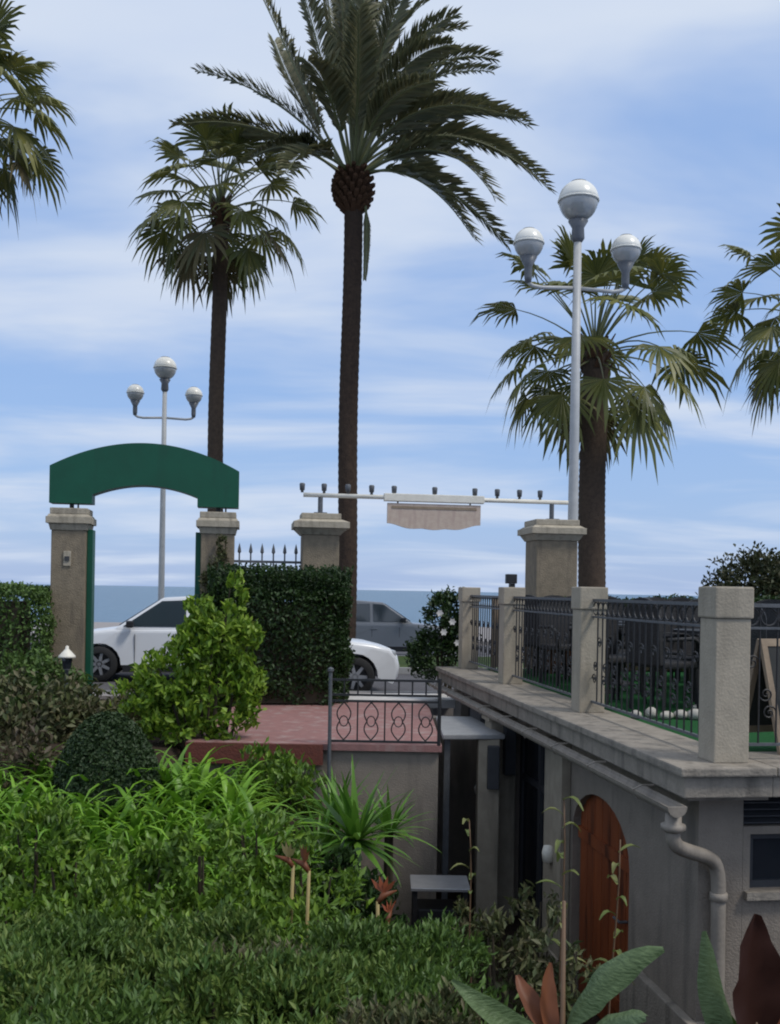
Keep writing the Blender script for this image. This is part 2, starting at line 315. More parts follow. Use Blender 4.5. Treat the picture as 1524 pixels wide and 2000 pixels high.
def sea():
    m_ = bpy.data.materials.new('sea_water'); m_.use_nodes = True; t = m_.node_tree; p = t.nodes['Principled BSDF']
    p.inputs['Base Color'].default_value = (0.035, 0.105, 0.17, 1); p.inputs['Roughness'].default_value = 0.28; p.inputs['Specular IOR Level'].default_value = 0.35
    g = t.nodes.new('ShaderNodeNewGeometry'); mp_ = t.nodes.new('ShaderNodeMapping'); mp_.inputs['Scale'].default_value = (0.35, 1, 1); t.links.new(g.outputs['Position'], mp_.inputs[0])
    nb = t.nodes.new('ShaderNodeTexNoise'); nb.inputs['Scale'].default_value = 0.35; nb.inputs['Detail'].default_value = 6; t.links.new(mp_.outputs[0], nb.inputs['Vector'])
    b = t.nodes.new('ShaderNodeBump'); b.inputs['Strength'].default_value = 0.9; b.inputs['Distance'].default_value = 1.2
    t.links.new(nb.outputs['Fac'], b.inputs['Height']); t.links.new(b.outputs[0], p.inputs['Normal'])
    mb = MB(); mb.add([(-30000, 38, -3), (30000, 38, -3), (30000, 45000, -3), (-30000, 45000, -3)], [(0, 1, 2, 3)])
    struct('sea', mb, m_)
sea()

def smooth(a, b, x):
    t = min(1, max(0, (x - a) / (b - a))); return t * t * (3 - 2 * t)
def ground_z(X, Y):
    left = 1 - smooth(-0.75, 0.15, X)                     # planted bank on the left, sunken yard on the right
    bed = -1.55 + 1.0 * smooth(5.6, 9.0, Y)
    z = -2.0 + (bed + 2.0) * left * smooth(5.1, 5.9, Y)
    up = smooth(8.9, 10.0, Y) * (1 - smooth(-2.05, -1.65, X))
    z = z * (1 - up) + (-0.07) * up
    near = 1 - smooth(1.4, 2.0, Y)
    return z * (1 - near) + (-0.1) * near
mb = MB(); nx, ny = 90, 120; x0, x1, y0, y1 = -16, 9, -4, 14.75
for j in range(ny + 1):
    for i in range(nx + 1):
        u_ = i / nx; X = x0 + (x1 - x0) * u_; Y = y0 + (y1 - y0) * j / ny
        mb.v.append((X, Y, ground_z(X, Y) + 0.02 * math.sin(X * 7.1) * math.sin(Y * 5.3)))
for j in range(ny):
    for i in range(nx):
        a = j * (nx + 1) + i; mb.f.append((a, a + 1, a + nx + 2, a + nx + 1)); mb.m.append(0)
# keep the sheet below the street behind the gate line
mb.v = [(x, y, z if (y - G0.y) * cT - (x - G0.x) * sT < 0.2 else -0.5) for x, y, z in mb.v]
struct('garden_ground', mb, SOIL, smooth=True)

# landing of red paving inside the gate, with its retaining wall
LY = 9.92
mb = MB(); mb.box(-1.95, 0.53, LY, 14.0, -0.06, 0.0); mb.add([(-1.95, 14.0, 0), (0.53, 14.0, 0), (0.53, 14.62, 0), (-1.95, 14.27, 0)], [(0, 1, 2, 3)])
struct('landing', mb, REDPAVE)
mb = MB(); mb.box(-1.93, 0.5, LY + 0.05, LY + 0.3, -2.0, -0.062); mb.box(0.28, 0.5, LY + 0.302, 14.1, -2.0, -0.062); mb.box(0.502, 1.4, 12.3, 12.5, -2.0, -.02)
tag(part('retaining_wall', mb, RENDER), 'grey rendered retaining wall under the red paved landing', 'wall')
mb = MB(); mb.box(-1.95, -0.62, LY - 0.03, LY - 0.002, -0.2, -0.004)
struct('landing_edge', mb, REDBRICK)
a_, b_ = ST(0.33, -0.28), ST(3.0, -0.28)
mb = MB(); mb.box(0.33, 2.0, -0.62, 0.24, -0.1, 0.012)
struct('threshold', mb, MARBLE, loc=G0, rot=(0, 0, TH), bevel=0.006)

# ------------------------------------------------------------------ terrace building on the right
CB = Vector((1.78, 6.17, 0))
tb = thing('terrace_building', 'grey rendered building with arched brown door carrying the turfed terrace', 'building', CB, TH)
VL, UL = 8.05, 5.2
WU, WV = 0.25, 0.30           # wall planes set back below the coping
def openings_wall():
    """side wall (plane u = WU) built from slabs that leave the openings free"""
    segs = [(0.30, 1.46), (2.80, 3.46), (4.92, 6.36), (7.56, VL)]
    for a, b in segs:
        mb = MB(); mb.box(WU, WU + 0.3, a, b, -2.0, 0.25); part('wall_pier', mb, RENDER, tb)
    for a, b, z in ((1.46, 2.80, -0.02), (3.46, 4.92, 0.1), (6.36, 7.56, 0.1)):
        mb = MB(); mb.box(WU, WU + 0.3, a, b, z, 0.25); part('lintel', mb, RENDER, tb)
    # arched head over the door
    n = 12; a, b = 1.46, 2.80; cz = -0.56; rr = (b - a) / 2
    poly = [(a, -0.02), (a, cz)] + [(a + rr - rr * math.cos(math.pi * k / n), cz + 0.62 * rr * math.sin(math.pi * k / n)) for k in range(1, n)] + [(b, cz), (b, -0.02)]
    mb = MB(); pr = []
    for (p0, p1) in zip(poly[1:-2], poly[2:-1]):
        vs_ = [(WU, p0[0], p0[1]), (WU, p1[0], p1[1]), (WU, p1[0], -0.02), (WU, p0[0], -0.02)]
        vs_ += [(x + 0.3, y, z) for x, y, z in vs_]
        mb.add(vs_, [(0, 1, 2, 3), (7, 6, 5, 4), (0, 4, 5, 1)])
    part('door_arch', mb, RENDER, tb)
    return poly
openings_wall()
# door of vertical boards in a frame
door = MB(); door.box(WU + 0.085, WU + 0.12, 1.46, 2.80, -2.0, -0.02)
dd = part('door', door, DOORWOOD, tb)
for k in range(7):
    y0_ = 1.5 + k * 0.181
    mb = MB(); mb.box(WU + 0.06, WU + 0.083, y0_, y0_ + 0.172, -1.98, -0.05); part('board', mb, DOORWOOD, dd, bevel=0.004)
for z in (-1.75, -0.62):
    mb = MB(); mb.box(WU + 0.037, WU + 0.058, 1.5, 2.76, z, z + 0.1); part('ledge', mb, DOORWOOD, dd)
mb = MB(); mb.tube([(WU + 0.055, 1.62, -1.0), (WU - 0.01, 1.62, -1.0), (WU - 0.01, 1.74, -1.0)], 0.012, 6); part('handle', mb, GREYIRON, dd)
# pilasters
for a, b in ((2.86, 3.38), (4.98, 5.5)):
    p_ = MB(); p_.box(WU - 0.09, WU - 0.003, a, b, -2.0, 0.17)
    pl = part('pilaster', p_, PILASTER, tb, bevel=0.008)
    mb = MB(); mb.box(WU - 0.115, WU - 0.094, a - 0.03, b + 0.03, -2.0, -1.72); part('plinth', mb, PILASTER, pl)
col_ = MB(); col_.box(-.03, .25, 4.72, 5.0, -2.0, .13); cl_ = part('column', col_, PILASTER, tb, bevel=.012)
mb = MB(); mb.box(-.06, .247, 4.69, 5.03, .131, .17); part('column_head', mb, PILASTER, cl_)
mb = MB(); mb.box(.1, .22, 4.6, 4.717, -.42, .1); part('meter_box', mb, FRAMEDARK, cl_, bevel=.01)
# windows: wide glazed doors in dark frames
for a, b in ((3.46, 4.92), (6.36, 7.56)):
    fr = MB(); wd = b - a
    for y0_, y1_ in ((a, a + 0.07), (b - 0.07, b), (a + wd / 2 - 0.04, a + wd / 2 + 0.04)): fr.box(WU + 0.1, WU + 0.17, y0_, y1_, -2.0, 0.1)
    for z0_, z1_ in ((-2.0, -1.9), (-0.5, -0.44), (0.04, 0.1)):
        for y0_, y1_ in ((a + 0.07, a + wd / 2 - 0.04), (a + wd / 2 + 0.04, b - 0.07)): fr.box(WU + 0.105, WU + 0.165, y0_, y1_, z0_, z1_)
    wo = part('window', fr, FRAMEDARK, tb)
    for y0_, y1_ in ((a + 0.07, a + wd / 2 - 0.04), (a + wd / 2 + 0.04, b - 0.07)):
        for z0_, z1_ in ((-1.9, -0.5), (-0.44, 0.04)):
            mb = MB(); mb.box(WU + 0.13, WU + 0.14, y0_, y1_, z0_, z1_); part('pane', mb, GLASSDARK, wo)
# box signs / shutters housings hanging between the openings
mb = MB(); mb.box(WU - 0.16, WU - 0.004, 5.75, 6.3, -0.12, 0.12); part('shutter_box', mb, GREYIRON, tb, bevel=0.01)
mb = MB(); mb.lathe([(0.0, 0), (0.05, 0.02), (0.06, 0.1), (0.045, 0.16), (0, 0.17)], (WU - 0.12, 3.12, -0.95), 10); part('wall_lamp', mb, WHITE, tb, smooth=True)
mb = MB(); mb.lathe([(0.0, 0), (0.04, 0.02), (0.05, 0.1), (0.03, 0.16), (0, 0.17)], (WU - 0.08, 6.2, -0.95), 10); part('wall_lamp', mb, WHITE, tb, smooth=True)
# plinth along the wall foot
mb = MB(); mb.box(WU - 0.07, WU - 0.002, 0.22, 1.44, -2.0, -1.2); part('wall_plinth', mb, COPING, tb, bevel=0.01)
mb = MB(); mb.box(WU - 0.0005, UL, WV - 0.07, WV - 0.002, -2.0, -1.2); part('wall_plinth', mb, COPING, tb, bevel=0.01)
# front wall, with window
W0, W1, Z0, Z1 = 0.60, 1.75, -0.38, -0.02
mb = MB()
mb.box(WU + 0.302, W0, WV, WV + 0.25, -2.0, 0.03); mb.box(W1, UL, WV, WV + 0.25, -2.0, 0.03)
mb.box(W0, W1, WV, WV + 0.25, -2.0, Z0); mb.box(W0, W1, WV, WV + 0.25, Z1, 0.03)
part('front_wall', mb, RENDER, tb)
fr = MB()
for u0, u1 in ((W0, W0 + .05), ((W0 + W1) / 2 - .025, (W0 + W1) / 2 + .025), (W1 - .05, W1)): fr.box(u0, u1, WV + .06, WV + .12, Z0, Z1)
for z0_, z1_ in ((Z0, Z0 + .045), (Z1 - .045, Z1)):
    for u0, u1 in ((W0 + .05, (W0 + W1) / 2 - .025), ((W0 + W1) / 2 + .025, W1 - .05)): fr.box(u0, u1, WV + .065, WV + .115, z0_, z1_)
wo = part('window', fr, FRAMEDARK, tb)
for u0, u1 in ((W0 + .05, (W0 + W1) / 2 - .025), ((W0 + W1) / 2 + .025, W1 - .05)):
    mb = MB(); mb.box(u0, u1, WV + .09, WV + .1, Z0 + .045, Z1 - .045); part('pane', mb, GLASSDARK, wo)
mb = MB(); mb.box(W0 - .04, W1 + .04, WV - .05, WV - .002, Z0 - .05, Z0); part('window_sill', mb, COPING, tb)
# louvre vent band under the front coping
mb = MB(); mb.box(WU + 0.302, UL, WV + 0.12, WV + 0.2, 0.03, 0.262); part('vent_back', mb, BLACKPL, tb)
sl = MB(); sl.add([(WU + .31, 0, 0), (UL, 0, 0), (UL, .09, .035), (WU + .31, .09, .035), (WU + .31, 0, .008), (UL, 0, .008), (UL, .09, .043), (WU + .31, .09, .043)], [(3, 2, 1, 0), (4, 5, 6, 7), (0, 1, 5, 4), (2, 3, 7, 6), (1, 2, 6, 5), (3, 0, 4, 7)])
slm = sl.mesh('louvre_slat', FRAMEDARK)
for k in range(5): link('louvre_slat', slm, tb, loc=(0, WV + 0.015, 0.045 + k * 0.043))
# coping (side run and front run): body, proud lip
CT = 0.46
def coping(name, u0, u1, v0, v1):
    mb = MB(); mb.box(u0, u1, v0, v1, 0.27, CT - 0.058); c = part(name, mb, COPING, tb, bevel=0.008)
    return c
c1 = coping('coping', 0.03, 0.6, 0.03, VL); c2 = coping('coping', 0.6, UL, 0.03, 0.6)
mb = MB(); mb.box(-0.01, 0.61, -0.01, VL + .02, CT - 0.056, CT); part('coping_slab', mb, COPING, tb, bevel=0.012)
mb = MB(); mb.box(0.612, UL, -0.01, 0.61, CT - 0.056, CT); part('coping_slab', mb, COPING, tb, bevel=0.012)
mb = MB(); mb.box(0.08, 0.6, 0.08, VL, 0.245, 0.268); part('soffit', mb, RENDER, tb)
mb = MB(); mb.box(0.602, UL, 0.14, 0.6, 0.262, 0.268); part('soffit', mb, RENDER, tb)
mb = MB(); mb.box(0.6, UL, 0.6, VL, 0.3, CT - 0.02); part('terrace_floor', mb, TURF, tb)
mb = MB(); mb.box(0.602, UL, VL - .3, VL, -2.0, 0.298); part('rear_wall', mb, RENDER, tb)
# gutter along the side, with end cap, brackets, and swan-neck downpipe
n = 9; mb = MB(); GR = 0.062
ring = [(-GR * math.cos(math.pi * k / (n - 1)), -GR * math.sin(math.pi * k / (n - 1))) for k in range(n)]
inner = [(x * 0.86, z * 0.86) for x, z in ring][::-1]; prof = ring + inner; m_ = len(prof)
vs_ = [(x - 0.045, v, 0.235 + z) for v in (-0.03, VL) for x, z in prof]
mb.add(vs_, [(i, (i + 1) % m_, (i + 1) % m_ + m_, i + m_) for i in range(m_)] + [tuple(range(m_)), tuple(range(m_, 2 * m_))])
gt = part('gutter', mb, PIPE, tb)
mb = MB(); mb.add([(x - .045, v, .235 + z * 1.05) for v in (-.045, -.031) for x, z in ring], [tuple(range(n)), tuple(range(n, 2 * n))] + [(i, i + 1, i + 1 + n, i + n) for i in range(n - 1)] + [(0, n, 2 * n - 1, n - 1)]); part('end_cap', mb, PIPE, gt)
mb = MB(); mb.lathe([(.05, 0), (.05, -.06), (.075, -.07), (.075, -.1), (.045, -.12)], (-.03, .05, .18), 12); part('outlet', mb, PIPE, gt, smooth=True)
pts = [(-.03, .05, .07), (-.03, .05, .02), (0.0, .06, -.03), (.12, .12, -.08), (.25, .19, -.125), (.33, .225, -.18), (.355, .235, -.26), (.36, .235, -.4), (.36, .235, -2.0)]
P2 = []
for i in range(len(pts) - 1):
    for k in range(4): P2.append(Vector(pts[i]).lerp(Vector(pts[i + 1]), k / 4))
P2.append(Vector(pts[-1]))
for _ in range(2): P2 = [P2[0]] + [(P2[i - 1] + P2[i] * 2 + P2[i + 1]) / 4 for i in range(1, len(P2) - 1)] + [P2[-1]]
mb = MB(); mb.tube(P2, 0.046, 12); dp = part('downpipe', mb, PIPE, tb, smooth=True)
for z in (-.42, -1.3):
    mb = MB(); mb.lathe([(.047, 0), (.056, .003), (.056, .05), (.047, .053)], (.36, .235, z), 12); part('pipe_collar', mb, PIPE, dp, smooth=True)
for k in range(9):
    mb = MB(); mb.tube([(.03, 0, .262), (-.05, 0, .262), (-.115, 0, .235), (-.08, 0, .175)], .007, 5); part('bracket', mb, PIPE, gt, loc=(0, .5 + k * .9, 0))
# pale canopy slab over the yard passage, between landing and building
mb = MB(); mb.add([(0.56, 10.35, .0), (1.2, 10.45, .0), (.98, 11.9, .0), (.56, 11.9, .0), (.56, 10.35, .05), (1.2, 10.45, .05), (.98, 11.9, .05), (.56, 11.9, .05)], [(3, 2, 1, 0), (4, 5, 6, 7), (0, 1, 5, 4), (1, 2, 6, 5), (2, 3, 7, 6), (3, 0, 4, 7)])
cs = thing('passage_canopy', 'pale grey canopy slab between the red landing and the terrace wall', 'canopy')
part('slab', mb, SLAB, cs, bevel=0.01)
mb = MB(); mb.box(.58, .64, 10.42, 10.48, -2.0, -.002); part('support', mb, GREYIRON, cs)
mb = MB(); mb.box(.93, 1.15, 10.44, 10.66, -2.0, -.002); part('pillar', mb, PILASTER, cs, bevel=.012)
mb = MB(); mb.box(1.02, 1.14, 10.36, 10.437, -.5, -.06); part('meter_box', mb, FRAMEDARK, cs, bevel=.01)

# ------------------------------------------------------------------ balustrade on the terrace
bal = thing('terrace_balustrade', 'beige square posts with black iron railings along the terrace edge', 'balustrade', CB, TH)
PV = [0.27, 2.87, 5.55, 7.8]; PU = 0.39; PH = 1.1
pm = MB(); pm.box(-.115, .115, -.115, .115, 0.0, .9); pmesh = pm.mesh('post', POSTM, bevel=0.008)
pc = MB(); pc.box(-.128, .128, -.128, .128, .902, 1.1); pcap = pc.mesh('post_cap', POSTM, bevel=0.012)
pf = MB(); pf.box(-.16, .16, -.16, .16, .001, .05); 
for (u, v) in [(PU, v) for v in PV] + [(2.9, PV[0]), (4.95, PV[0])]:
    p_ = link('post', pmesh, bal, loc=(u, v, CT)); link('post_cap', pcap, p_)
bar = MB(); bar.tube([(0, 0, .1), (0, 0, .98)], .0065, 6); barm = bar.mesh('baluster', IRON)
rg = MB(); rg.tube([(.055 * math.cos(2 * math.pi * k / 14), 0, .055 * math.sin(2 * math.pi * k / 14)) for k in range(15)], .006, 5); rgm = rg.mesh('ring', IRON)
scr = MB()
sp = [(0.012 + .05 * (1 - k / 22) * math.cos(k * .5), 0, .05 * (1 - k / 22) * math.sin(k * .5)) for k in range(22)]
scr.tube(sp, .0055, 4); scrm = scr.mesh('scroll', IRON)
def bay(p, q):
    p, q = Vector(p), Vector(q); d = q - p; ln = d.length; ang = math.atan2(d.y, d.x); d.normalize()
    for z, hh in ((.985, .012), (.84, .008), (.1, .009)):
        mb = MB(); mb.box(.116, ln - .116, -.012, .012, z - hh, z + hh); part('rail', mb, GREYIRON, bal, loc=(p.x, p.y, CT), rot=(0, 0, ang))
    n = int((ln - .23) / .115); st = (ln - .23) / n
    for k in range(1, n):
        c = p + d * (.115 + k * st); link('baluster', barm, bal, loc=(c.x, c.y, CT), rot=(0, 0, ang))
    for k in range(n):
        c = p + d * (.115 + (k + .5) * st)
        link('ring', rgm, bal, loc=(c.x, c.y, CT + .912), rot=(0, 0, ang))
        if k % 2: link('scroll', scrm, bal, loc=(c.x, c.y, CT + .3), rot=(0, 0, ang)); link('scroll', scrm, bal, loc=(c.x, c.y, CT + .42), rot=(0, math.pi, ang))
        else: link('scroll', scrm, bal, loc=(c.x, c.y, CT + .62), rot=(0, 0, ang))
for a, b in zip(PV[:-1], PV[1:]): bay((PU, a, 0), (PU, b, 0))
bay((PU, PV[0], 0), (2.9, PV[0], 0)); bay((2.9, PV[0], 0), (4.95, PV[0], 0))
def TB(u, v, z=0): return Vector((CB.x + u * cT - v * sT, CB.y + u * sT + v * cT, z))
# small black floodlight standing on the third post
fl = thing('floodlight', 'small black floodlight on top of a terrace post', 'lamp', TB(PU, PV[2], CT + PH), TH)
mb = MB(); mb.box(-.03, .03, -.03, .03, 0, .04); part('bracket', mb, IRON, fl)
mb = MB(); mb.box(-.07, .05, -.05, .05, .041, .15); part('housing', mb, BLACKPL, fl, bevel=.01)

# ------------------------------------------------------------------ gate pillars, beam sign, arch
def pillar(name, s, half, caph, label, zt=2.55, t=0, group=None, sub=0.0):
    o = thing(name, label, 'pillar', ST(s, t), TH, group)
    mb = MB(); mb.box(-half, half, -half, half, -.5, zt - .3); part('shaft', mb, STONE, o, bevel=0.015)
    mb = MB(); mb.frustum(zt - .3, half + .012, zt - .21, caph - .03); mb.frustum(zt - .2095, caph, zt - .12, caph); mb.frustum(zt - .1195, caph - .015, zt - .085, half + .03)
    c = part('capital', mb, CAPSTONE, o, bevel=0.006)
    mb = MB(); mb.frustum(zt - .084, half + .02, zt, half + .02); part('cap_block', mb, CAPSTONE, o, bevel=0.012)
    return o
pillar('gate_pillar', 0.0, 0.255, 0.385, 'stone gate pillar beside the dark clipped hedge holding the beam sign')
pillar('gate_pillar', 3.36, 0.3, 0.4, 'stone gate pillar beside the tall street lamp behind the terrace')
apL = pillar('arch_pillar', -3.38, 0.225, 0.29, 'brown stone pillar with wall plaque under the green arch', zt=2.53)
apR = pillar('arch_pillar', -1.41, 0.225, 0.29, 'stone pillar under the green arch beside the spear-topped fence', zt=2.53)
mb = MB(); mb.box(-.06, .04, -.245, -.228, 1.75, 1.95); part('plaque', mb, CAPSTONE, apL, bevel=.005)
mb = MB(); mb.box(-.04, .02, -.26, -.2465, 1.82, 1.88); part('bell_button', mb, FRAMEDARK, apL)
# beam with upright spot lamps and hanging name board
bs = thing('beam_sign', 'cream beam with small lamps and hanging name board between gate pillars', 'sign', ST(0, 0), TH)
mb = MB(); mb.tube([(-.24, 0, 2.82), (3.6, 0, 2.82)], .032, 10); part('beam', mb, WHITE, bs, smooth=True)
mb = MB(); mb.box(.9, 2.35, -.05, .05, 2.765, 2.875); part('board_rail', mb, WHITE, bs, bevel=.01)
for s in (0.0, 3.36):
    mb = MB(); mb.tube([(s, 0, 2.551), (s, 0, 2.787)], .035, 8); mb.box(s - .09, s + .09, -.09, .09, 2.551, 2.575); part('stand', mb, GREYIRON, bs)
for px in (592, 634, 680, 726, 770, 850, 930, 975, 1020, 1062):
    s = (at(px, 970, 14.5).x - G0.x) / cT
    mb = MB(); mb.lathe([(.02, 2.853), (.02, 2.88), (.034, 2.885), (.04, 2.97), (.03, 2.985), (.0, 2.987)], (s, 0, 0), 10); part('spot_lamp', mb, GREYIRON, bs, smooth=True)
n = 24; bw0, bw1 = .95, 2.3
top = [(bw0, 2.74), (bw1, 2.74)]
bot = []
for k in range(n + 1):
    f = k / n; x = bw1 + (bw0 - bw1) * f; q = abs(f - .5) * 2
    bot.append((x, 2.42 - .07 * math.exp(-((q) / .28) ** 2) + .035 * math.cos(q * math.pi * 2.0) * (1 if q > .25 else .6)))
mb = MB(); mb.prism(top + bot, -.025, .025); nb_ = part('name_board', mb, BOARD, bs)
mb = MB(); mb.box(bw0 + .06, bw1 - .06, -.032, -.0255, 2.665, 2.7); part('moulding', mb, WOODTAN, nb_)
for s in (1.1, 2.15):
    mb = MB(); mb.tube([(s, 0, 2.74), (s, 0, 2.77)], .012, 6); part('hanger', mb, IRON, nb_)

# green arch on the two slimmer pillars
ga = thing('green_arch', 'dark green painted arch panel spanning two stone pillars', 'arch', ST(-2.395, 0), TH)
HW = 1.26; n = 28
outer = [(-HW + 2 * HW * k / n, 3.1 + .345 * (1 - ((k / n - .5) * 2) ** 2) ) for k in range(n + 1)]
IW = .70
innr = [(IW - 2 * IW * k / n, 2.725 + .145 * (1 - ((k / n - .5) * 2) ** 2)) for k in range(n + 1)]
mb = MB()
# build as vertical slices so that faces stay flat and even
def oz(x): return 3.1 + .345 * (1 - (x / HW) ** 2)
def iz(x): return 2.6 if abs(x) > IW else 2.725 + .145 * (1 - (x / IW) ** 2)
xs = sorted(set([-HW + 2 * HW * k / 40 for k in range(41)] + [-IW, IW])); T = .14
for x0_, x1_ in zip(xs[:-1], xs[1:]):
    mid = (x0_ + x1_) / 2; ins = abs(mid) < IW
    za0 = iz(max(-IW + 1e-6, min(IW - 1e-6, x0_))) if ins else 2.6; za1 = iz(max(-IW + 1e-6, min(IW - 1e-6, x1_))) if ins else 2.6
    q = [(x0_, za0), (x1_, za1), (x1_, oz(x1_)), (x0_, oz(x0_))]
    vs_ = [(x, -T, z) for x, z in q] + [(x, T, z) for x, z in q]
    mb.add(vs_, [(0, 1, 2, 3), (7, 6, 5, 4), (0, 4, 5, 1), (3, 2, 6, 7)])
for x, s_ in ((-HW, 2.6), (HW, 2.6), (-IW, None), (IW, None)):
    z0_, z1_ = (2.6, oz(x)) if s_ else (2.6, 2.725)
    mb.add([(x, -T, z0_), (x, T, z0_), (x, T, z1_), (x, -T, z1_)], [(0, 1, 2, 3)])
me = mb.mesh('arch_panel', GREEN); bm = bmesh.new(); bm.from_mesh(me); bmesh.ops.remove_doubles(bm, verts=bm.verts, dist=1e-4); bmesh.ops.recalc_face_normals(bm, faces=bm.faces); bm.to_mesh(me); bm.free()
link('arch_panel', me, ga)
for x in (-.985, .985):
    mb = MB(); mb.tube([(x, 0, 2.531), (x, 0, 2.599)], .03, 8); mb.tube([(x + .1, -.1, 2.531), (x + .1, -.1, 2.599)], .012, 6); part('fixing_post', mb, IRON, ga)
for sx in (-1, 1):
    x = sx * (.985 - .225 - .04)
    mb = MB(); mb.box(x - .037, x + .037, -.12, .12, -.02, 2.25); part('jamb', mb, GREEN, ga, bevel=.006)

# spear-topped fence between arch and gate pillar
sf = thing('spear_fence', 'grey iron fence with spear tops behind the dark clipped hedge', 'fence', ST(0, 0), TH)
pk = MB(); pk.tube([(0, 0, .05), (0, 0, 1.98)], .011, 6); pk.lathe([(.011, 1.98), (.026, 2.0), (.02, 2.05), (.0, 2.13)], (0, 0, 0), 6); pkm = pk.mesh('picket', GREYIRON)
for k in range(6): link('picket', pkm, sf, loc=(-1.115 + k * .157, 0, 0))
for z in (.2, 1.85):
    mb = MB(); mb.box(-1.185, -.256, -.014, .014, z, z + .035); part('rail', mb, GREYIRON, sf)

# ------------------------------------------------------------------ landing railing
lr = thing('landing_railing', 'dark iron railing with scroll panel on the red paved landing', 'railing', (0, LY + .02, 0))
XL, XR = at(645, 1400, LY).x, .5
mb = MB(); mb.tube([(XL, -.045, -.55), (XL, -.045, .7)], .018, 8); mb.lathe([(.018, .7), (.03, .71), (.03, .735), (0, .75)], (XL, -.045, 0), 8); part('post', mb, GREYIRON, lr)
mb = MB(); mb.tube([(XR, 0, 0), (XR, 0, .65)], .018, 8); part('post', mb, IRON, lr)
for z in (.03, .42, .48, .625):
    mb = MB(); mb.box(XL + .004, XR - .004, -.009, .009, z - .011, z + .011); part('rail', mb, IRON, lr)
for k in range(1, 8):
    x = XL + (XR - XL) * k / 8
    mb = MB(); mb.tube([(x, 0, .492), (x, 0, .613)], .008, 6); part('bar', mb, IRON, lr)
for k in range(4):
    x = XL + (XR - XL) * (k + .5) / 4; wv = (XR - XL) / 8 * .9
    for sx in (-1, 1):
        pts = [(x + sx * (wv * .95 * math.sin(math.pi * q / 16 * 1.0) * (.35 + .65 * abs(math.cos(math.pi * q / 16)))), 0, .043 + .365 * q / 16) for q in range(17)]
        mb = MB(); mb.tube(pts, .007, 5); part('scroll', mb, IRON, lr)
    mb = MB(); mb.tube([(x + .04 * math.cos(2 * math.pi * q / 12), 0, .225 + .05 * math.sin(2 * math.pi * q / 12)) for q in range(13)], .006, 5); part('ring', mb, IRON, lr)
for k in range(5):
    x = XL + (XR - XL) * k / 4
    if 0 < k < 4: mb = MB(); mb.tube([(x, 0, .042), (x, 0, .408)], .008, 5); part('bar', mb, IRON, lr)

# ------------------------------------------------------------------ street lamps
def street_lamp(loc, label):
    o = thing('street_lamp', label, 'street lamp', loc, TH, 'three-globe street lamps')
    H = 7.38
    mb = MB(); mb.lathe([(.14, 0), (.14, .5), (.1, .6), (.085, .9), (.07, 4), (.058, H - .62)], (0, 0, 0), 14); part('pole', mb, LAMPGREY, o, smooth=True)
    mb = MB(); mb.lathe([(.06, H - .62), (.1, H - .56), (.09, H - .4), (.15, H - .3)], (0, 0, 0), 14); part('collar', mb, LAMPDARK, o, smooth=True)
    def globe(x, z, r):
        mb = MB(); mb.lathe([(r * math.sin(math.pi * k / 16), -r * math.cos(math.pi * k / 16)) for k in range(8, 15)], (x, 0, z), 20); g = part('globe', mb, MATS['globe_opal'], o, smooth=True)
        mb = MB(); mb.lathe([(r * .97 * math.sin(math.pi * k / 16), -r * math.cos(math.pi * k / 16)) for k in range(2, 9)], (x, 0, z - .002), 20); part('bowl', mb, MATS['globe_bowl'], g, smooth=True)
        mb = MB(); mb.lathe([(r * 1.0, -.012), (r * 1.03, -.01), (r * 1.03, .01), (r * 1.0, .012)], (x, 0, z), 20); part('band', mb, MATS['globe_opal'], g, smooth=True)
        mb = MB(); mb.lathe([(r * .42, r * .9), (r * .4, r * .95), (r * .15, r * 1.0), (0, r * 1.02)], (x, 0, z), 14); part('top_cap', mb, LAMPDARK, g, smooth=True)
    globe(0, H, .3)
    for sx in (-1, 1):
        x = sx * .75; zz = H - .68
        globe(x, zz, .225)
        mb = MB(); mb.lathe([(.045, zz - .58), (.06, zz - .5), (.06, zz - .34), (.13, zz - .2)], (x, 0, 0), 12); part('collar', mb, LAMPDARK, o, smooth=True)
        mb = MB(); mb.tube([(sx * .065, 0, zz - .62), (sx * .55, 0, zz - .64), (sx * .68, 0, zz - .62), (x, 0, zz - .575)], .03, 8); part('arm', mb, LAMPGREY, o, smooth=True)
    return o
p = at(1123, 800, 15.25); street_lamp((p.x, 15.25, -.035), 'tall three-globe street lamp beside the gate pillar at the terrace end')
p = at(318, 1000, 26.8); street_lamp((p.x, 26.8, -.17), 'distant three-globe street lamp seen behind the green arch')

# ------------------------------------------------------------------ palms
def palm_trunk(o, H, r0, r1, mm, name='trunk', seg=110, knob=.006, lean=(0, 0)):
    pts, rad = [], []
    for k in range(seg + 1):
        f = k / seg; z = H * f
        pts.append((lean[0] * f * f + .02 * math.sin(f * 9), lean[1] * f * f + .02 * math.cos(f * 7), z))
        rad.append((r0 + (r1 - r0) * f + .12 * r0 * math.exp(-z / .5)) * (1 + (knob * 3 if k % 2 else -knob * 3)))
    mb = MB(); mb.tube(pts, rad, 14, cap=True)
    return part(name, mb, mm, o, smooth=True)

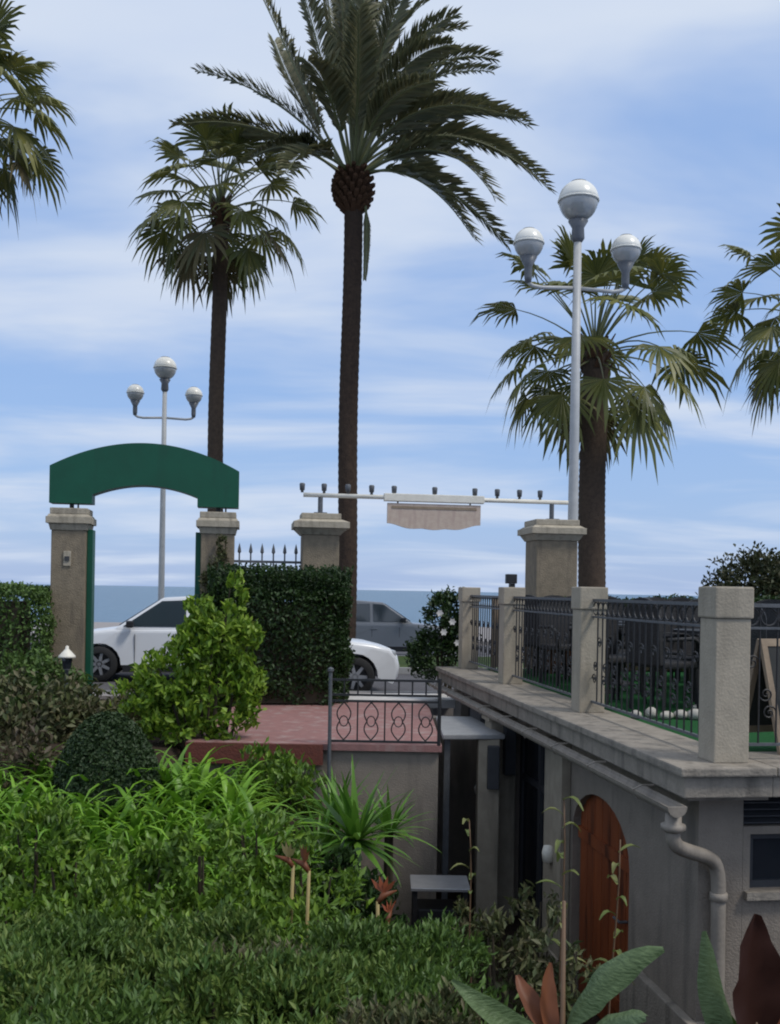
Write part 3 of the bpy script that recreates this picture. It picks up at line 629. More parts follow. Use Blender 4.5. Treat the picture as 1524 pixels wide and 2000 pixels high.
def fan_frond(o, origin, d, lp, Rb, droop, material, rng):
    """one fan leaf: petiole leaving `origin` along d and a pleated blade with hanging finger tips"""
    d = Vector(d).normalized(); mb = MB()
    pts = [Vector(origin)]; cur = Vector(d); p_ = Vector(origin); n = 6
    for k in range(n):
        p_ = p_ + cur * lp / n; pts.append(p_.copy()); cur = (cur + Vector((0.012, 0, -droop * .16))).normalized()
    mb.tube(pts, [.022 - .012 * k / n for k in range(n + 1)], 4, 1)
    f = cur; side = f.cross(Vector((0, 0, 1)))
    if side.length < .2: side = Vector((1, 0, 0))
    side = (side.normalized() + Vector((rng.uniform(-.3, .3), rng.uniform(-.3, .3), rng.uniform(-.35, .35)))).normalized(); side = (side - f * side.dot(f)).normalized()
    up = side.cross(f); c = pts[-1]; ns = 17; sp_ = R(rng.uniform(88, 118))
    def ray(a, r, lift): 
        v = c + (f * math.cos(a) + side * math.sin(a)) * r + up * (lift + .10 * r * abs(math.sin(a)) - .12 * r)
        q = max(0, r / Rb - .25); v.z -= droop * Rb * .55 * q * q * (1 + rng.uniform(-.25, .25)); return v
    da = 2 * sp_ / ns
    for k in range(ns):
        a = -sp_ + da * (k + .5); Rk = Rb * (.78 + .22 * math.cos(a * .55)) * rng.uniform(.72, 1.12)
        r1_ = .52 * Rk
        l1, l2 = ray(a - da / 2, r1_, -.012), ray(a + da / 2, r1_, -.012); mdl = ray(a, r1_, .02)
        m2 = ray(a - da * .26, .8 * Rk, -.02), ray(a + da * .26, .8 * Rk, -.02)
        tip = ray(a + rng.uniform(-.05, .05), Rk, -.03); tip.z -= droop * .16 * Rb * rng.uniform(.3, 1.4)
        vs_ = [c, l1, mdl, l2, m2[0], m2[1], tip]
        mb.add(vs_, [(0, 1, 2), (0, 2, 3), (1, 4, 2), (2, 4, 5), (2, 5, 3), (4, 6, 5)])
    me = mb.mesh('frond', [material, STALKG], fixn=False)
    return link('frond', me, o)
STALKG = mat('palm_stalk', (0.13, 0.14, 0.055), (0.1, 0.11, 0.045), 0.5, 20)

def fan_palm(px, py, Y, base_z, rt, label, nl, lp, Rb, seed, low=-58, extra=(), tl=(0, 0), dead=3):
    rng = random.Random(seed)
    top_ = at(px, py, Y); H = top_.z - base_z
    o = thing('fan_palm', label, 'palm tree', (top_.x, Y, base_z), 0, 'fan palms along the seafront')
    palm_trunk(o, H, rt * 1.12, rt, TRUNKF, lean=tl)
    top_l = Vector((tl[0], tl[1], H))
    # old leaf bases clasping the top of the trunk
    for k in range(14):
        a = k * 2.4; z = H - .62 + .04 * k
        mb = MB(); q = Vector((math.cos(a), math.sin(a), 0)); s_ = Vector((-q.y, q.x, 0))
        b0 = Vector((tl[0], tl[1], z)) + q * rt * .8
        e = b0 + q * rt * .7 + Vector((0, 0, .3))
        mb.add([b0 - s_ * .09, b0 + s_ * .09, e + s_ * .03, e - s_ * .03, b0 - s_ * .09 + q * .05, b0 + s_ * .09 + q * .05, e + s_ * .03 + q * .02, e - s_ * .03 + q * .02], [(3, 2, 1, 0), (4, 5, 6, 7), (0, 1, 5, 4), (1, 2, 6, 5), (2, 3, 7, 6), (3, 0, 4, 7)])
        part('leaf_base', mb, BOOT, o)
    ga_ = math.pi * (3 - math.sqrt(5))
    for k in range(nl):
        f = (k + .5) / nl; elv = R(80 + (low - 80) * (f ** 1.12)) + R(rng.uniform(-8, 8)); a = k * ga_ + rng.uniform(-.25, .25)
        d = (math.cos(a) * math.cos(elv), math.sin(a) * math.cos(elv), math.sin(elv))
        og = top_l + Vector((d[0] * rt * .6, d[1] * rt * .6, .12 - .55 * f))
        old = f > .8 and rng.random() < .55
        fan_frond(o, og, d, lp * rng.uniform(.72, 1.15) * (.8 + .3 * math.sin(math.pi * min(1, f * 1.25))), Rb * rng.uniform(.88, 1.1),   .3 + .85 * f, LF_FANB if old else LF_FAN, rng)
    for k in range(dead):
        a = rng.uniform(0, 6.28); elv = R(rng.uniform(-84, -66)); d = (math.cos(a) * math.cos(elv), math.sin(a) * math.cos(elv), math.sin(elv))
        fan_frond(o, top_l + Vector((d[0] * rt, d[1] * rt, -.5)), d, lp * .6, Rb * .8, 1.4, LF_FANB, rng)
    return o
fan_palm(-62, 205, 20, -.06, .19, 'fan palm with only its crown showing, no trunk in view, over the left hedge', 38, 1.3, .84, 3, low=-30, dead=0)
fan_palm(431, 398, 23, -.06, .165, 'slender fan palm rising behind the right pillar of the green arch', 42, 1.45, .86, 5, low=-28, dead=1)
fan_palm(1163, 672, 21.4, -.06, .265, 'stout fan palm with thick dark trunk behind the tall street lamp', 46, 1.8, .9, 8, low=-26, dead=2)
fan_palm(1605, 612, 22, -.06, .25, 'fan palm with spreading crown cut by the picture, beyond the stout palm', 40, 1.75, .88, 12, low=-28, dead=1)

# date palm
def date_frond(o, P, Lmax, rng, wid=.05):
    P = [Vector(p) for p in P]; n = 26
    def bez(t):
        if len(P) == 3: return P[0] * (1 - t) ** 2 + P[1] * 2 * t * (1 - t) + P[2] * t * t
        return P[0] * (1 - t) ** 3 + P[1] * 3 * t * (1 - t) ** 2 + P[2] * 3 * t * t * (1 - t) + P[3] * t ** 3
    pts = [bez(k / n) for k in range(n + 1)]
    mb = MB(); mb.tube(pts, [.034 * (1 - .88 * k / n) + .003 for k in range(n + 1)], 5, 1)
    NL = 100; roll = rng.uniform(-.5, .5)
    for k in range(NL):
        t = .27 + .73 * (k + .5) / NL; c = bez(t); tg = (bez(min(1, t + .01)) - bez(t - .01)).normalized()
        sd_ = tg.cross(Vector((0, 0, 1)))
        if sd_.length < .15: sd_ = Vector((1, 0, 0))
        sd_ = (sd_.normalized() + Vector((0, 0, 1)) * roll * .4).normalized(); upv = sd_.cross(tg)
        prof_ = min(1, (t - .22) / .16) * (1 - .55 * max(0, (t - .55) / .45) ** 1.6)
        ll = Lmax * prof_
        for s_ in (-1, 1):
            q = rng.uniform(-.25, .25)
            dr = (sd_ * s_ * (.62 + q * .3) + tg * (.72) + upv * (.32 + q)).normalized()
            l_ = ll * rng.uniform(.85, 1.1); e1 = c + dr * l_ * .55; e2 = c + dr * l_ + Vector((.07, 0, -.16)) * l_
            wv = dr.cross(upv); wv = (wv.normalized() if wv.length > .01 else sd_) * wid * .5
            mb.add([c, e1 + wv, e2, e1 - wv], [(0, 1, 2), (0, 2, 3)])
    return link('frond', mb.mesh('frond', [LF_DATE, STALKG], fixn=False), o)
DY = 21.0; rngd = random.Random(21)
dtop = at(690, 375, DY)
dpalm = thing('date_palm', 'tall date palm with feathery arching fronds and brown ball of leaf bases', 'palm tree', (dtop.x, DY, -.06))
DH = dtop.z + .06
palm_trunk(dpalm, DH, .2, .19, TRUNKD, seg=130, knob=.007)
# pineapple of cut bases
for k in range(95):
    f = k / 95; a = k * 2.39996; z = DH - .42 + .8 * f; rr = .22 + .19 * math.sin(math.pi * min(1, .12 + f * .8))
    q = Vector((math.cos(a), math.sin(a), 0)); s_ = Vector((-q.y, q.x, 0)); b0 = q * (rr - .2) + Vector((0, 0, z - .1)); e = q * (rr + .05) + Vector((0, 0, z + .1))
    mb = MB(); hw = .06
    mb.add([b0 - s_ * hw, b0 + s_ * hw, e + s_ * hw * .7, e - s_ * hw * .7, b0 - s_ * hw + Vector((0, 0, .13)), b0 + s_ * hw + Vector((0, 0, .13)), e + s_ * hw * .6 + Vector((0, 0, .05)), e - s_ * hw * .6 + Vector((0, 0, .05))], [(3, 2, 1, 0), (4, 5, 6, 7), (0, 1, 5, 4), (1, 2, 6, 5), (2, 3, 7, 6), (3, 0, 4, 7)])
    part('cut_base', mb, BOOT, dpalm)
def loc_(px, py, dY):
    v = at(px, py, DY + dY); return v - Vector((dtop.x, DY, -.06))
crown = Vector((0, 0, DH + .25))
FR = [ # (mid1, mid2, tip, depth of tip) photo pixels
 ((640, 270), (520, 160), (388, 140), .6), ((610, 285), (480, 215), (345, 245), -.8), ((620, 240), (560, 90), (500, -30), .2), ((600, 250), (560, 150), (535, 80), 1.8), ((650, 200), (620, 80), (585, -40), -.9),
 ((665, 180), (640, 40), (630, -130), 1.0), ((680, 180), (670, 20), (655, -170), -.6), ((690, 170), (690, 0), (690, -180), .8), ((700, 180), (705, 30), (725, -160), -1.0), ((705, 190), (720, 40), (770, -120), .4),
 ((715, 200), (745, 60), (820, -60), -1.2), ((715, 210), (760, 60), (905, 55), 1.0), ((725, 230), (780, 70), (890, 30), -.5), ((735, 240), (810, 80), (965, 115), .3), ((730, 250), (800, 120), (960, 140), 2.0),
 ((740, 255), (850, 140), (1030, 245), .9), ((745, 270), (840, 190), (1020, 230), -1.2), ((745, 285), (900, 190), (1072, 370), .1), ((750, 290), (880, 220), (1060, 345), 1.9), ((755, 310), (870, 230), (965, 385), -1.8),
 ((770, 305), (870, 340), (990, 478), .4), ((760, 320), (840, 330), (925, 465), -1.5),
 ((610, 300), (520, 230), (420, 300), 1.8), ((630, 300), (560, 260), (490, 310), -2.0), ((660, 240), (640, 150), (600, 120), -2.6), ((720, 240), (760, 170), (850, 160), -2.8), ((700, 220), (700, 120), (700, 20), -2.6), ((690, 220), (670, 120), (650, 20), 3.0),
 ((720, 240), (780, 150), (880, 200), 3.0), ((640, 300), (590, 270), (560, 340), -2.6), ((760, 300), (800, 290), (850, 350), 2.9), ((705, 200), (735, 20), (790, -40), 2.2), ((708, 200), (740, 60), (840, 0), 1.6), ((718, 215), (790, 90), (880, 90), -2.0), ((735, 250), (830, 180), (950, 215), -2.2), ((748, 280), (860, 230), (1000, 300), 2.4)]
for a, b, c, dz in FR:
    p1, p2, p3 = loc_(*a, dz * .2), loc_(*b, dz * .6), loc_(*c, dz)
    st = crown + Vector(((a[0] - 690) / 900, dz * .05, rngd.uniform(-.05, .2)))
    date_frond(dpalm, [st, p1, p2, p3], .6, rngd)
date_frond(dpalm, [Vector((.22, -.1, DH - .1)), Vector((.34, -.15, DH - .6)), Vector((.27, -.2, DH - 1.85))], .13, rngd, .02)

# ------------------------------------------------------------------ cars
def car(name, label, loc, rz, paint, L_=3.6, W_=1.62, H_=1.5, hood=.30, roof0=.46, roof1=.98, rear_drop=.0):
    """x runs from tail (0) to nose (L_)"""
    o = thing(name, label, 'car', loc, rz, 'cars on the seafront road')
    wr = .31; wf, wb = L_ - .72, .66; ar = .365; gz = .2
    def arch(cx): return [(cx + ar * math.cos(a), wr + ar * math.sin(a)) for a in [R(200 - 220 * k / 12) for k in range(13)] if wr + ar * math.sin(a) > gz]
    af, ab = arch(wf), arch(wb)
    belt = H_ * .61; hz = H_ * .565; wsb = L_ * (1 - hood)
    prof_ = [(.1, gz)] + ab + af + [(L_ - .12, gz), (L_ - .02, .32), (L_, .48), (L_ - .04, .64), (L_ - .16, hz - .07), (L_ - .45, hz), (wsb, belt), (wsb - .4, belt + .005), (L_ * .5, belt + .01), (L_ * .25, belt + .015), (.2, belt + .015), (.06, belt - .08), (0, .6), (.02, .38)]
    bm = bmesh.new()
    vs_ = [bm.verts.new((x, -W_ / 2, z)) for x, z in prof_]
    f = bm.faces.new(vs_); ex = bmesh.ops.extrude_face_region(bm, geom=[f])
    for v in [g for g in ex['geom'] if isinstance(g, bmesh.types.BMVert)]: v.co.y = W_ / 2
    bmesh.ops.recalc_face_normals(bm, faces=bm.faces)
    side = [e for e in bm.edges if abs(e.verts[0].co.y - e.verts[1].co.y) < 1e-5 and e.verts[0].co.z > .3 and e.verts[1].co.z > .3 and not any((v.co.x - c) ** 2 + (v.co.z - wr) ** 2 < (ar + .02) ** 2 for v in e.verts for c in (wf, wb))]
    bmesh.ops.bevel(bm, geom=side, offset=.075, segments=4, affect='EDGES', profile=.5)
    for v in bm.verts:      # plan taper and tumblehome
        x = v.co.x; e = max(0, (x - (L_ - .75)) / .75, (.5 - x) / .5); v.co.y *= 1 - .16 * min(1, e) ** 2
        v.co.y *= 1 - .05 * max(0, (v.co.z - .6) / .4)
    bmesh.ops.triangulate(bm, faces=[f for f in bm.faces if len(f.verts) > 4])
    me = bpy.data.meshes.new('body'); bm.to_mesh(me); bm.free(); me.materials.append(paint)
    for p_ in me.polygons: p_.use_smooth = abs(p_.normal.y) < .9
    body = link('body', me, o)
    # greenhouse
    r0x, r1x = L_ * (1 - roof0) - .05, L_ * (1 - roof1) + .28
    hb, ht = W_ / 2 * .93, W_ / 2 * .74; zr = H_
    bx = [(wsb + .03, belt - .01), (r0x, zr - .05), ((r0x * .6 + r1x * .4), zr), (r1x, zr - .06), (.1, belt + .0)]
    yy = [hb, ht, ht, ht, hb]
    mb = MB(); V = [(x, -y, z) for (x, z), y in zip(bx, yy)] + [(x, y, z) for (x, z), y in zip(bx, yy)]
    mb.add(V, [(0, 1, 2, 3, 4), (9, 8, 7, 6, 5)] + [(i, i + 5, i + 6, i + 1) for i in range(4)])
    me = mb.mesh('roof', paint, bevel=.035); part_ = link('roof', me, o)
    for p_ in me.polygons: p_.use_smooth = True
    # glass panes
    def lerp3(a, b, t): return Vector(a) + (Vector(b) - Vector(a)) * t
    def pane(q, off, nm='window', mm=CARGLASS):
        q = [Vector(v) for v in q]; nrm = (q[1] - q[0]).cross(q[2] - q[0]).normalized()
        cen = sum(q, Vector()) / len(q)
        if nrm.dot(cen - Vector((L_ / 2, 0, .9))) < 0: nrm = -nrm
        a = [v + nrm * off for v in q]; b = [v - nrm * .01 for v in q]; k = len(q)
        mb = MB(); mb.add(a + b, [tuple(range(k)), tuple(range(2 * k - 1, k - 1, -1))] + [(i, i + k, (i + 1) % k + k, (i + 1) % k) for i in range(k)])
        return part(nm, mb, mm, o)
    for s_ in (-1, 1):
        def sp(x, z):
            f = (z - belt) / (zr - belt); y = hb + (ht - hb) * f; return (x, s_ * y, z)
        zb, zt = belt + .04, zr - .11; bpil = L_ * .46
        def fx(z): return wsb + (r0x - wsb) * (z - belt) / (zr - .05 - belt) - .07
        def rx(z): return .1 + (r1x - .1) * (z - belt) / (zr - .06 - belt) + .16
        pane([sp(fx(zb), zb), sp(fx(zt), zt), sp(bpil + .04, zt + .02), sp(bpil + .04, zb)], .012)
        pane([sp(bpil - .04, zb), sp(bpil - .04, zt + .02), sp(rx(zt), zt - .01), sp(rx(zb), zb)], .012)
        mb = MB(); mb.cbox((wsb - .25, s_ * (hb + .12), belt + .08), .12, .16, .12); part('wing_mirror', mb, BLACKPL, o, bevel=.025)
        mb = MB(); mb.cbox((L_ - .16, s_ * W_ * .335, .66), .2, .3, .13); part('headlight', mb, HEADLAMP, o, bevel=.04)
        mb = MB(); mb.cbox((.06, s_ * W_ * .39, .72), .1, .18, .22); part('tail_light', mb, REDLAMP, o, bevel=.03)
        mb = MB(); mb.cbox((L_ * .47, s_ * (W_ / 2 - .012), belt - .14), .16, .03, .03); part('door_handle', mb, paint, o, bevel=.008)
        for x in (L_ * .46, wsb - .33):
            mb = MB(); mb.box(x - .004, x + .004, s_ * W_ / 2 * .985 - .003, s_ * W_ / 2 * .985 + .014, .3, belt - .09); part('door_gap', mb, BLACKPL, o)
        mb = MB(); mb.box(wb + ar + .03, wf - ar - .03, s_ * (W_ / 2) - .02, s_ * (W_ / 2) + .006, gz - .02, gz + .1); part('sill_trim', mb, BLACKPL, o)
    ws = [lerp3((wsb + .03, -hb, belt), (r0x, -ht, zr - .05), .1), lerp3((wsb + .03, -hb, belt), (r0x, -ht, zr - .05), .93)]
    pane([(ws[0].x, ws[0].y + .07, ws[0].z), (ws[1].x, ws[1].y + .06, ws[1].z), (ws[1].x, -ws[1].y - .06, ws[1].z), (ws[0].x, -ws[0].y - .07, ws[0].z)], .012, 'windscreen')
    rw = [lerp3((.1, -hb, belt), (r1x, -ht, zr - .06), .15), lerp3((.1, -hb, belt), (r1x, -ht, zr - .06), .88)]
    pane([(rw[0].x, rw[0].y + .1, rw[0].z), (rw[1].x, rw[1].y + .08, rw[1].z), (rw[1].x, -rw[1].y - .08, rw[1].z), (rw[0].x, -rw[0].y - .1, rw[0].z)], .012, 'rear_window')
    mb = MB(); mb.cbox((L_ - .02, 0, .42), .06, W_ * .55, .12); part('grille', mb, BLACKPL, o, bevel=.02)
    ty = MB(); prof_t = [(wr * .62, -.09), (wr * .93, -.095), (wr, -.07), (wr, .07), (wr * .93, .095), (wr * .62, .09)]
    for k in range(24):
        pass
    vs_, fs = [], []; n = 24
    for r_, y in prof_t:
        for k in range(n): vs_.append((r_ * math.cos(2 * math.pi * k / n), y, r_ * math.sin(2 * math.pi * k / n)))
    for i in range(len(prof_t) - 1):
        for k in range(n): fs.append((i * n + k, i * n + (k + 1) % n, (i + 1) * n + (k + 1) % n, (i + 1) * n + k))
    ty.add(vs_, fs); tym = ty.mesh('tyre', TYRE, smooth=True)
    rm = MB()
    rm.tube([(0, -.075, 0), (0, .075, 0)], .05, 12)
    for k in range(7):
        a = 2 * math.pi * k / 7; d = Vector((math.cos(a), 0, math.sin(a))); s2 = Vector((-d.z, 0, d.x))
        for y in (-.075, .055):
            q = [d * .03 - s2 * .03, d * .03 + s2 * .03, d * wr * .64 + s2 * .022, d * wr * .64 - s2 * .022]
            rm.add([v + Vector((0, y, 0)) for v in q] + [v + Vector((0, y + .02, 0)) for v in q], [(0, 1, 2, 3), (7, 6, 5, 4), (0, 4, 5, 1), (1, 5, 6, 2), (2, 6, 7, 3), (3, 7, 4, 0)])
    rmm = rm.mesh('rim', RIM)
    bk = MB(); bk.tube([(0, -.04, 0), (0, .04, 0)], wr * .63, 20); bkm = bk.mesh('brake_disc', BLACKPL)
    for cx in (wf, wb):
        for s_ in (-1, 1):
            wl = link('wheel', tym, o, loc=(cx, s_ * (W_ / 2 - .1), wr)); link('rim', rmm, wl); link('brake_disc', bkm, wl)
        mb = MB(); mb.box(cx - ar * .94, cx + ar * .94, -W_ / 2 + .22, W_ / 2 - .22, wr - .08, wr + ar * .72); part('wheel_well', mb, BLACKPL, o)
    return o
# near car, nose to the right, half behind the clipped hedge
def car_at(name, label, s_nose, t_side, dirn, paint, **k):
    Lk = k.get('L_', 3.6); Wk = k.get('W_', 1.62)
    if dirn > 0: loc = ST(s_nose - Lk, t_side + Wk / 2, -.17); rz = TH
    else: loc = ST(s_nose + Lk, t_side + Wk / 2, -.17); rz = TH + math.pi
    return car(name, label, loc, rz, paint, **k)
car_at('small_car', 'white small car with its nose showing past the dark clipped hedge', 1.41, 1.45, 1, CAR_WHITE, L_=3.5, W_=1.6, H_=1.46)
car_at('hatchback_car', 'pale silver car seen through the green arch', -4.22, 3.75, -1, CAR_SILVER, L_=4.1, W_=1.7, H_=1.52, hood=.24, roof0=.42)
car_at('saloon_car', 'dark grey car on the far road in front of the sea', 4.3, 10.3, 1, CAR_GREY, L_=4.2, W_=1.7, H_=1.42)
car_at('saloon_car', 'dark grey car beyond the terrace and the stout palm', 10.4, 3.9, -1, CAR_GREY, L_=4.2, W_=1.7, H_=1.44)

# ------------------------------------------------------------------ hedges and shrubs
def box_cloud(n, hx, hy, hz, depth, bulge=.06, z0=0, rnd=.2):
    """leaf positions in the outer shell of a clipped block (bottom at z0), faces left open below"""
    areas = np.array([hy * hz * 4, hy * hz * 4, hx * hz * 4, hx * hz * 4, hx * hy * 4 * 1.2]); pk_ = RNG.choice(5, n, p=areas / areas.sum())
    u, v = RNG.uniform(-1, 1, (2, n)); P = np.zeros((n, 3)); NN = np.zeros((n, 3))
    for f in range(5):
        i = pk_ == f
        if f < 2: s_ = 1 if f else -1; P[i] = np.c_[np.full(i.sum(), s_ * hx), u[i] * hy, v[i] * hz]; NN[i] = (s_, 0, 0)
        elif f < 4: s_ = 1 if f == 3 else -1; P[i] = np.c_[u[i] * hx, np.full(i.sum(), s_ * hy), v[i] * hz]; NN[i] = (0, s_, 0)
        else: P[i] = np.c_[u[i] * hx, v[i] * hy, np.full(i.sum(), hz)]; NN[i] = (0, 0, 1)
    # rounded corners, lumps
    q = np.abs(P) / np.array([hx, hy, hz]); ed = np.sort(q, 1)[:, 1]
    P -= NN * ((np.maximum(0, ed - (1 - rnd)) / rnd) ** 2 * rnd * .45)[:, None]
    lump = np.sin(P[:, 0] * 5.1 + 1) * np.sin(P[:, 1] * 4.3 + 2) + np.sin(P[:, 2] * 5.7 + P[:, 0] * 3) * .8 + np.sin(P[:, 0] * 11 + P[:, 2] * 9) * .4
    lump = lump + 1.3 * np.sin(P[:, 0] * 2.3 + P[:, 1] * 3.1) * np.sin(P[:, 1] * 2.7 - P[:, 0] * 1.2 + 1)
    P += NN * (lump * bulge + RNG.normal(0, .025, n) - np.abs(RNG.normal(0, depth, n)))[:, None]
    P[:, 2] += hz + z0
    return P, NN
def hedge(name, label, loc, rz, hx, hy, hz, n, size, material, cat='hedge', bulge=.05, depth=.07, up=.35, sprig=0, asp=.55, rnd=.2):
    o = thing(name, label, cat, loc, rz)
    P, NN = box_cloud(n, hx, hy, hz, depth, bulge, rnd=rnd)
    D = unit(n) * .9 + NN * .5 + np.array([0, 0, up]); Nv = NN + unit(n) * .7
    me = leaf_mesh('foliage', P, D, Nv, size * RNG.uniform(.7, 1.3, n), size * asp * RNG.uniform(.8, 1.2, n), material)
    f = link('foliage', me, o); f['kind'] = 'stuff'
    mb = MB()
    k_ = 10; vs_ = []
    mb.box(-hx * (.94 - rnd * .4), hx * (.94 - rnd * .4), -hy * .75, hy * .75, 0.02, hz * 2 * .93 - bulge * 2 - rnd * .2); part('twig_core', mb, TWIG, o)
    if sprig:
        sx, sy = RNG.uniform(-hx, hx, sprig), RNG.uniform(-hy, hy, sprig); C, D, Nn = [], [], []
        for x, y in zip(sx, sy):
            h = RNG.uniform(.06, .24); tl_ = RNG.normal(0, .25, 2)
            for k in range(7):
                f_ = k / 7; C.append((x + tl_[0] * f_ * h, y + tl_[1] * f_ * h, hz * 2 + h * f_ - .03)); a = RNG.uniform(0, 6.28); D.append((math.cos(a), math.sin(a), .8)); Nn.append((math.cos(a + 1), math.sin(a + 1), .9))
        C, D, Nn = map(np.array, (C, D, Nn)); me = leaf_mesh('sprigs', C, D, Nn, size * 1.1, size * asp, material); f = link('sprigs', me, o); f['kind'] = 'stuff'
    return o
def shrub(name, label, loc, blobs, n, size, material, cat='shrub', group=None, stems=6, aspect=.5, up=.4, shell=.5, stem_m=None, core=False):
    """blobs: (x, y, z, rx, ry, rz) lobes of the crown; leaves fill their outer volume in clumps"""
    o = thing(name, label, cat, loc, 0, group)
    vol = np.array([b[3] * b[4] * b[5] for b in blobs]) ** .7; vol /= vol.sum(); P = []; NN = []
    for b, f in zip(blobs, vol):
        k = int(n * f); ncl = max(6, k // 26); cd = unit(ncl); cr_ = RNG.uniform(shell, 1.0, ncl) ** .6
        ci = RNG.integers(0, ncl, k); p_ = cd[ci] * cr_[ci][:, None] + RNG.normal(0, .13, (k, 3))
        P.append(p_ * np.array(b[3:6]) + np.array(b[:3])); NN.append(p_ / (np.linalg.norm(p_, axis=1, keepdims=True) + 1e-6))
    P = np.concatenate(P); NN = np.concatenate(NN); k = len(P)
    D = unit(k) * .8 + NN * .6 + np.array([0, 0, up]); Nv = NN * .6 + unit(k) * .7 + np.array([0, 0, .5])
    me = leaf_mesh('foliage', P, D, Nv, size * RNG.uniform(.65, 1.35, k), size * aspect * RNG.uniform(.8, 1.2, k), material)
    f = link('foliage', me, o); f['kind'] = 'stuff'
    mb = MB()
    for q in range(stems):
        b = blobs[q % len(blobs)]; a = RNG.uniform(0, 6.28)
        e = Vector((b[0] + .5 * b[3] * math.cos(a), b[1] + .5 * b[4] * math.sin(a), b[2] + .3 * b[5]))
        mb.tube([(b[0] * .3 + .05 * math.cos(a), b[1] * .3 + .05 * math.sin(a), 0), (e.x * .6, e.y * .6, e.z * .55), e], [.02, .014, .006], 5)
    part('stems', mb, stem_m or TWIG, o)
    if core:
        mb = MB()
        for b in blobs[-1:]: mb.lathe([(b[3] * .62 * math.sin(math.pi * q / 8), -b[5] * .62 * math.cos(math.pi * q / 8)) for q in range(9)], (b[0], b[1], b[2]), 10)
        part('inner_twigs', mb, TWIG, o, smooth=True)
    return o

# dark clipped hedge between arch and gate
c = ST(-.57, -.78)
hedge('clipped_hedge', 'tall dark green clipped hedge on the red paved landing', (c.x, c.y, 0), TH, .93, .5, .82, 30000, .06, LF_HEDGE, sprig=420, bulge=.06, depth=.1, rnd=.5)
c = ST(-5.78, -.35)
hedge('street_hedge', 'mid green hedge beside the arch pillar with the plaque', (c.x, c.y, -.1), TH, 2.2, .45, .79, 30000, .06, LF_LHEDGE, bulge=.03)
# hanging creeper on the right arch pillar
c = ST(-1.41, -.3)
shrub('creeper', 'brownish creeper climbing the right pillar of the green arch', (c.x, c.y, 0), [(0, 0, 1.75, .16, .1, .35), (-.06, 0, 1.3, .22, .14, .4), (.08, 0, 2.1, .07, .07, .25)], 1100, .06, LF_OLIVE, cat='climbing plant', stems=4)
# bright shrub
p = at(400, 1400, 10.2); gz_ = ground_z(p.x, 10.2)
def up_(z): return z - gz_
shrub('lime_shrub', 'tall bright lime green leafy shrub in front of the arch', (p.x, 10.2, gz_), [(.14, 0, up_(1.1), .26, .24, .34), (-.05, .05, up_(.85), .32, .3, .3), (.38, .05, up_(.95), .18, .2, .34), (-.33, 0, up_(.62), .34, .3, .26), (.2, 0, up_(.4), .36, .3, .4), (-.62, 0, up_(.42), .3, .3, .22), (.28, .05, up_(1.42), .12, .14, .22), (-.12, 0, up_(1.2), .12, .14, .2), (.44, 0, up_(.55), .15, .2, .3), (-.3, 0, up_(.2), .4, .3, .25)], 6400, .095, LF_LIME, stems=10, aspect=.45, up=.7)
# olive and bronze shrubs behind the bed
for px, py, Y, rx, rz_, mm, nm, lb, n in ((60, 1400, 10.4, .55, .45, LF_OLIVE, 'olive_shrub', 'olive brown loose shrub below the street hedge', 2600), (205, 1385, 11.0, .5, .28, LF_OLIVE, 'olive_shrub', 'olive green twiggy shrub around the garden lantern', 2300),
        (20, 1500, 9.2, .42, .42, LF_BRONZE, 'bronze_shrub', 'bronze leaved shrub beside the dark domed bush', 1900), (330, 1375, 11.4, .5, .26, LF_LIME, 'lime_shrub', 'low lime green shrub in front of the silver car', 1800), (70, 1320, 12.6, .5, .3, LF_LHEDGE, 'green_shrub', 'green shrub at the foot of the arch pillar with the plaque', 2200)):
    p = at(px, py, Y); gz_ = ground_z(p.x, Y)
    shrub(nm, lb, (p.x, Y, gz_), [(0, 0, p.z - gz_, rx, .4, rz_), (rx * .6, .1, p.z - gz_ - .12, rx * .6, .35, rz_ * .7), (-rx * .5, -.1, p.z - gz_ - .18, rx * .6, .35, rz_ * .7), (0, 0, (p.z - gz_) * .45, rx * .8, .35, max(.2, (p.z - gz_) * .4))], n, .085, mm, stems=10)
# dark dome
p = at(212, 1440, 8.9); gz_ = ground_z(p.x, 8.9)
o = thing('domed_bush', 'dark green dome-shaped clipped bush', 'bush', (p.x, 8.9, gz_))
n = 17000; v = unit(n); v[:, 2] = np.abs(v[:, 2]); hz_ = p.z - gz_ + .22
P = v * np.array([.5, .42, hz_]) * (1 - np.abs(RNG.normal(0, .035, n)))[:, None]
me = leaf_mesh('foliage', P, unit(n) + v * .3, v + unit(n) * .45, .045, .026, LF_DOME); f = link('foliage', me, o); f['kind'] = 'stuff'
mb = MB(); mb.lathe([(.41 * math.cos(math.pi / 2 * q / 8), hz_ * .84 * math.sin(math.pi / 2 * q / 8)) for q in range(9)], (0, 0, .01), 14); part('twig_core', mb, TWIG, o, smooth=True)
# plants by the gate, far tree
shrub('dark_shrub', 'dark shrub with white flowers at the far end of the terrace', (.78, 15.0, -.035), [(0, 0, 1.1, .32, .3, .42), (.25, .05, .9, .3, .25, .35), (-.15, 0, .6, .35, .3, .4), (.3, 0, 1.35, .2, .2, .2)], 3800, .075, LF_HEDGE, stems=8)
o_ = [x for x in COL.objects if x.name.startswith('dark_shrub')][0]
for (x, z) in ((-.06, 1.22), (.0, .95), (.2, .8), (.12, 1.1)):
    mb = MB()
    for k in range(6):
        a = k * math.pi / 3; q = Vector((math.cos(a), -.15, math.sin(a))); s_ = Vector((-q.z, 0, q.x)) * .02
        mb.add([Vector((0, 0, 0)), q * .03 + s_, q * .055, q * .03 - s_], [(0, 1, 2), (0, 2, 3)])
    part('flower', mb, WHITEFL, o_, loc=(x, -.34, z))
p = at(1500, 1120, 28)
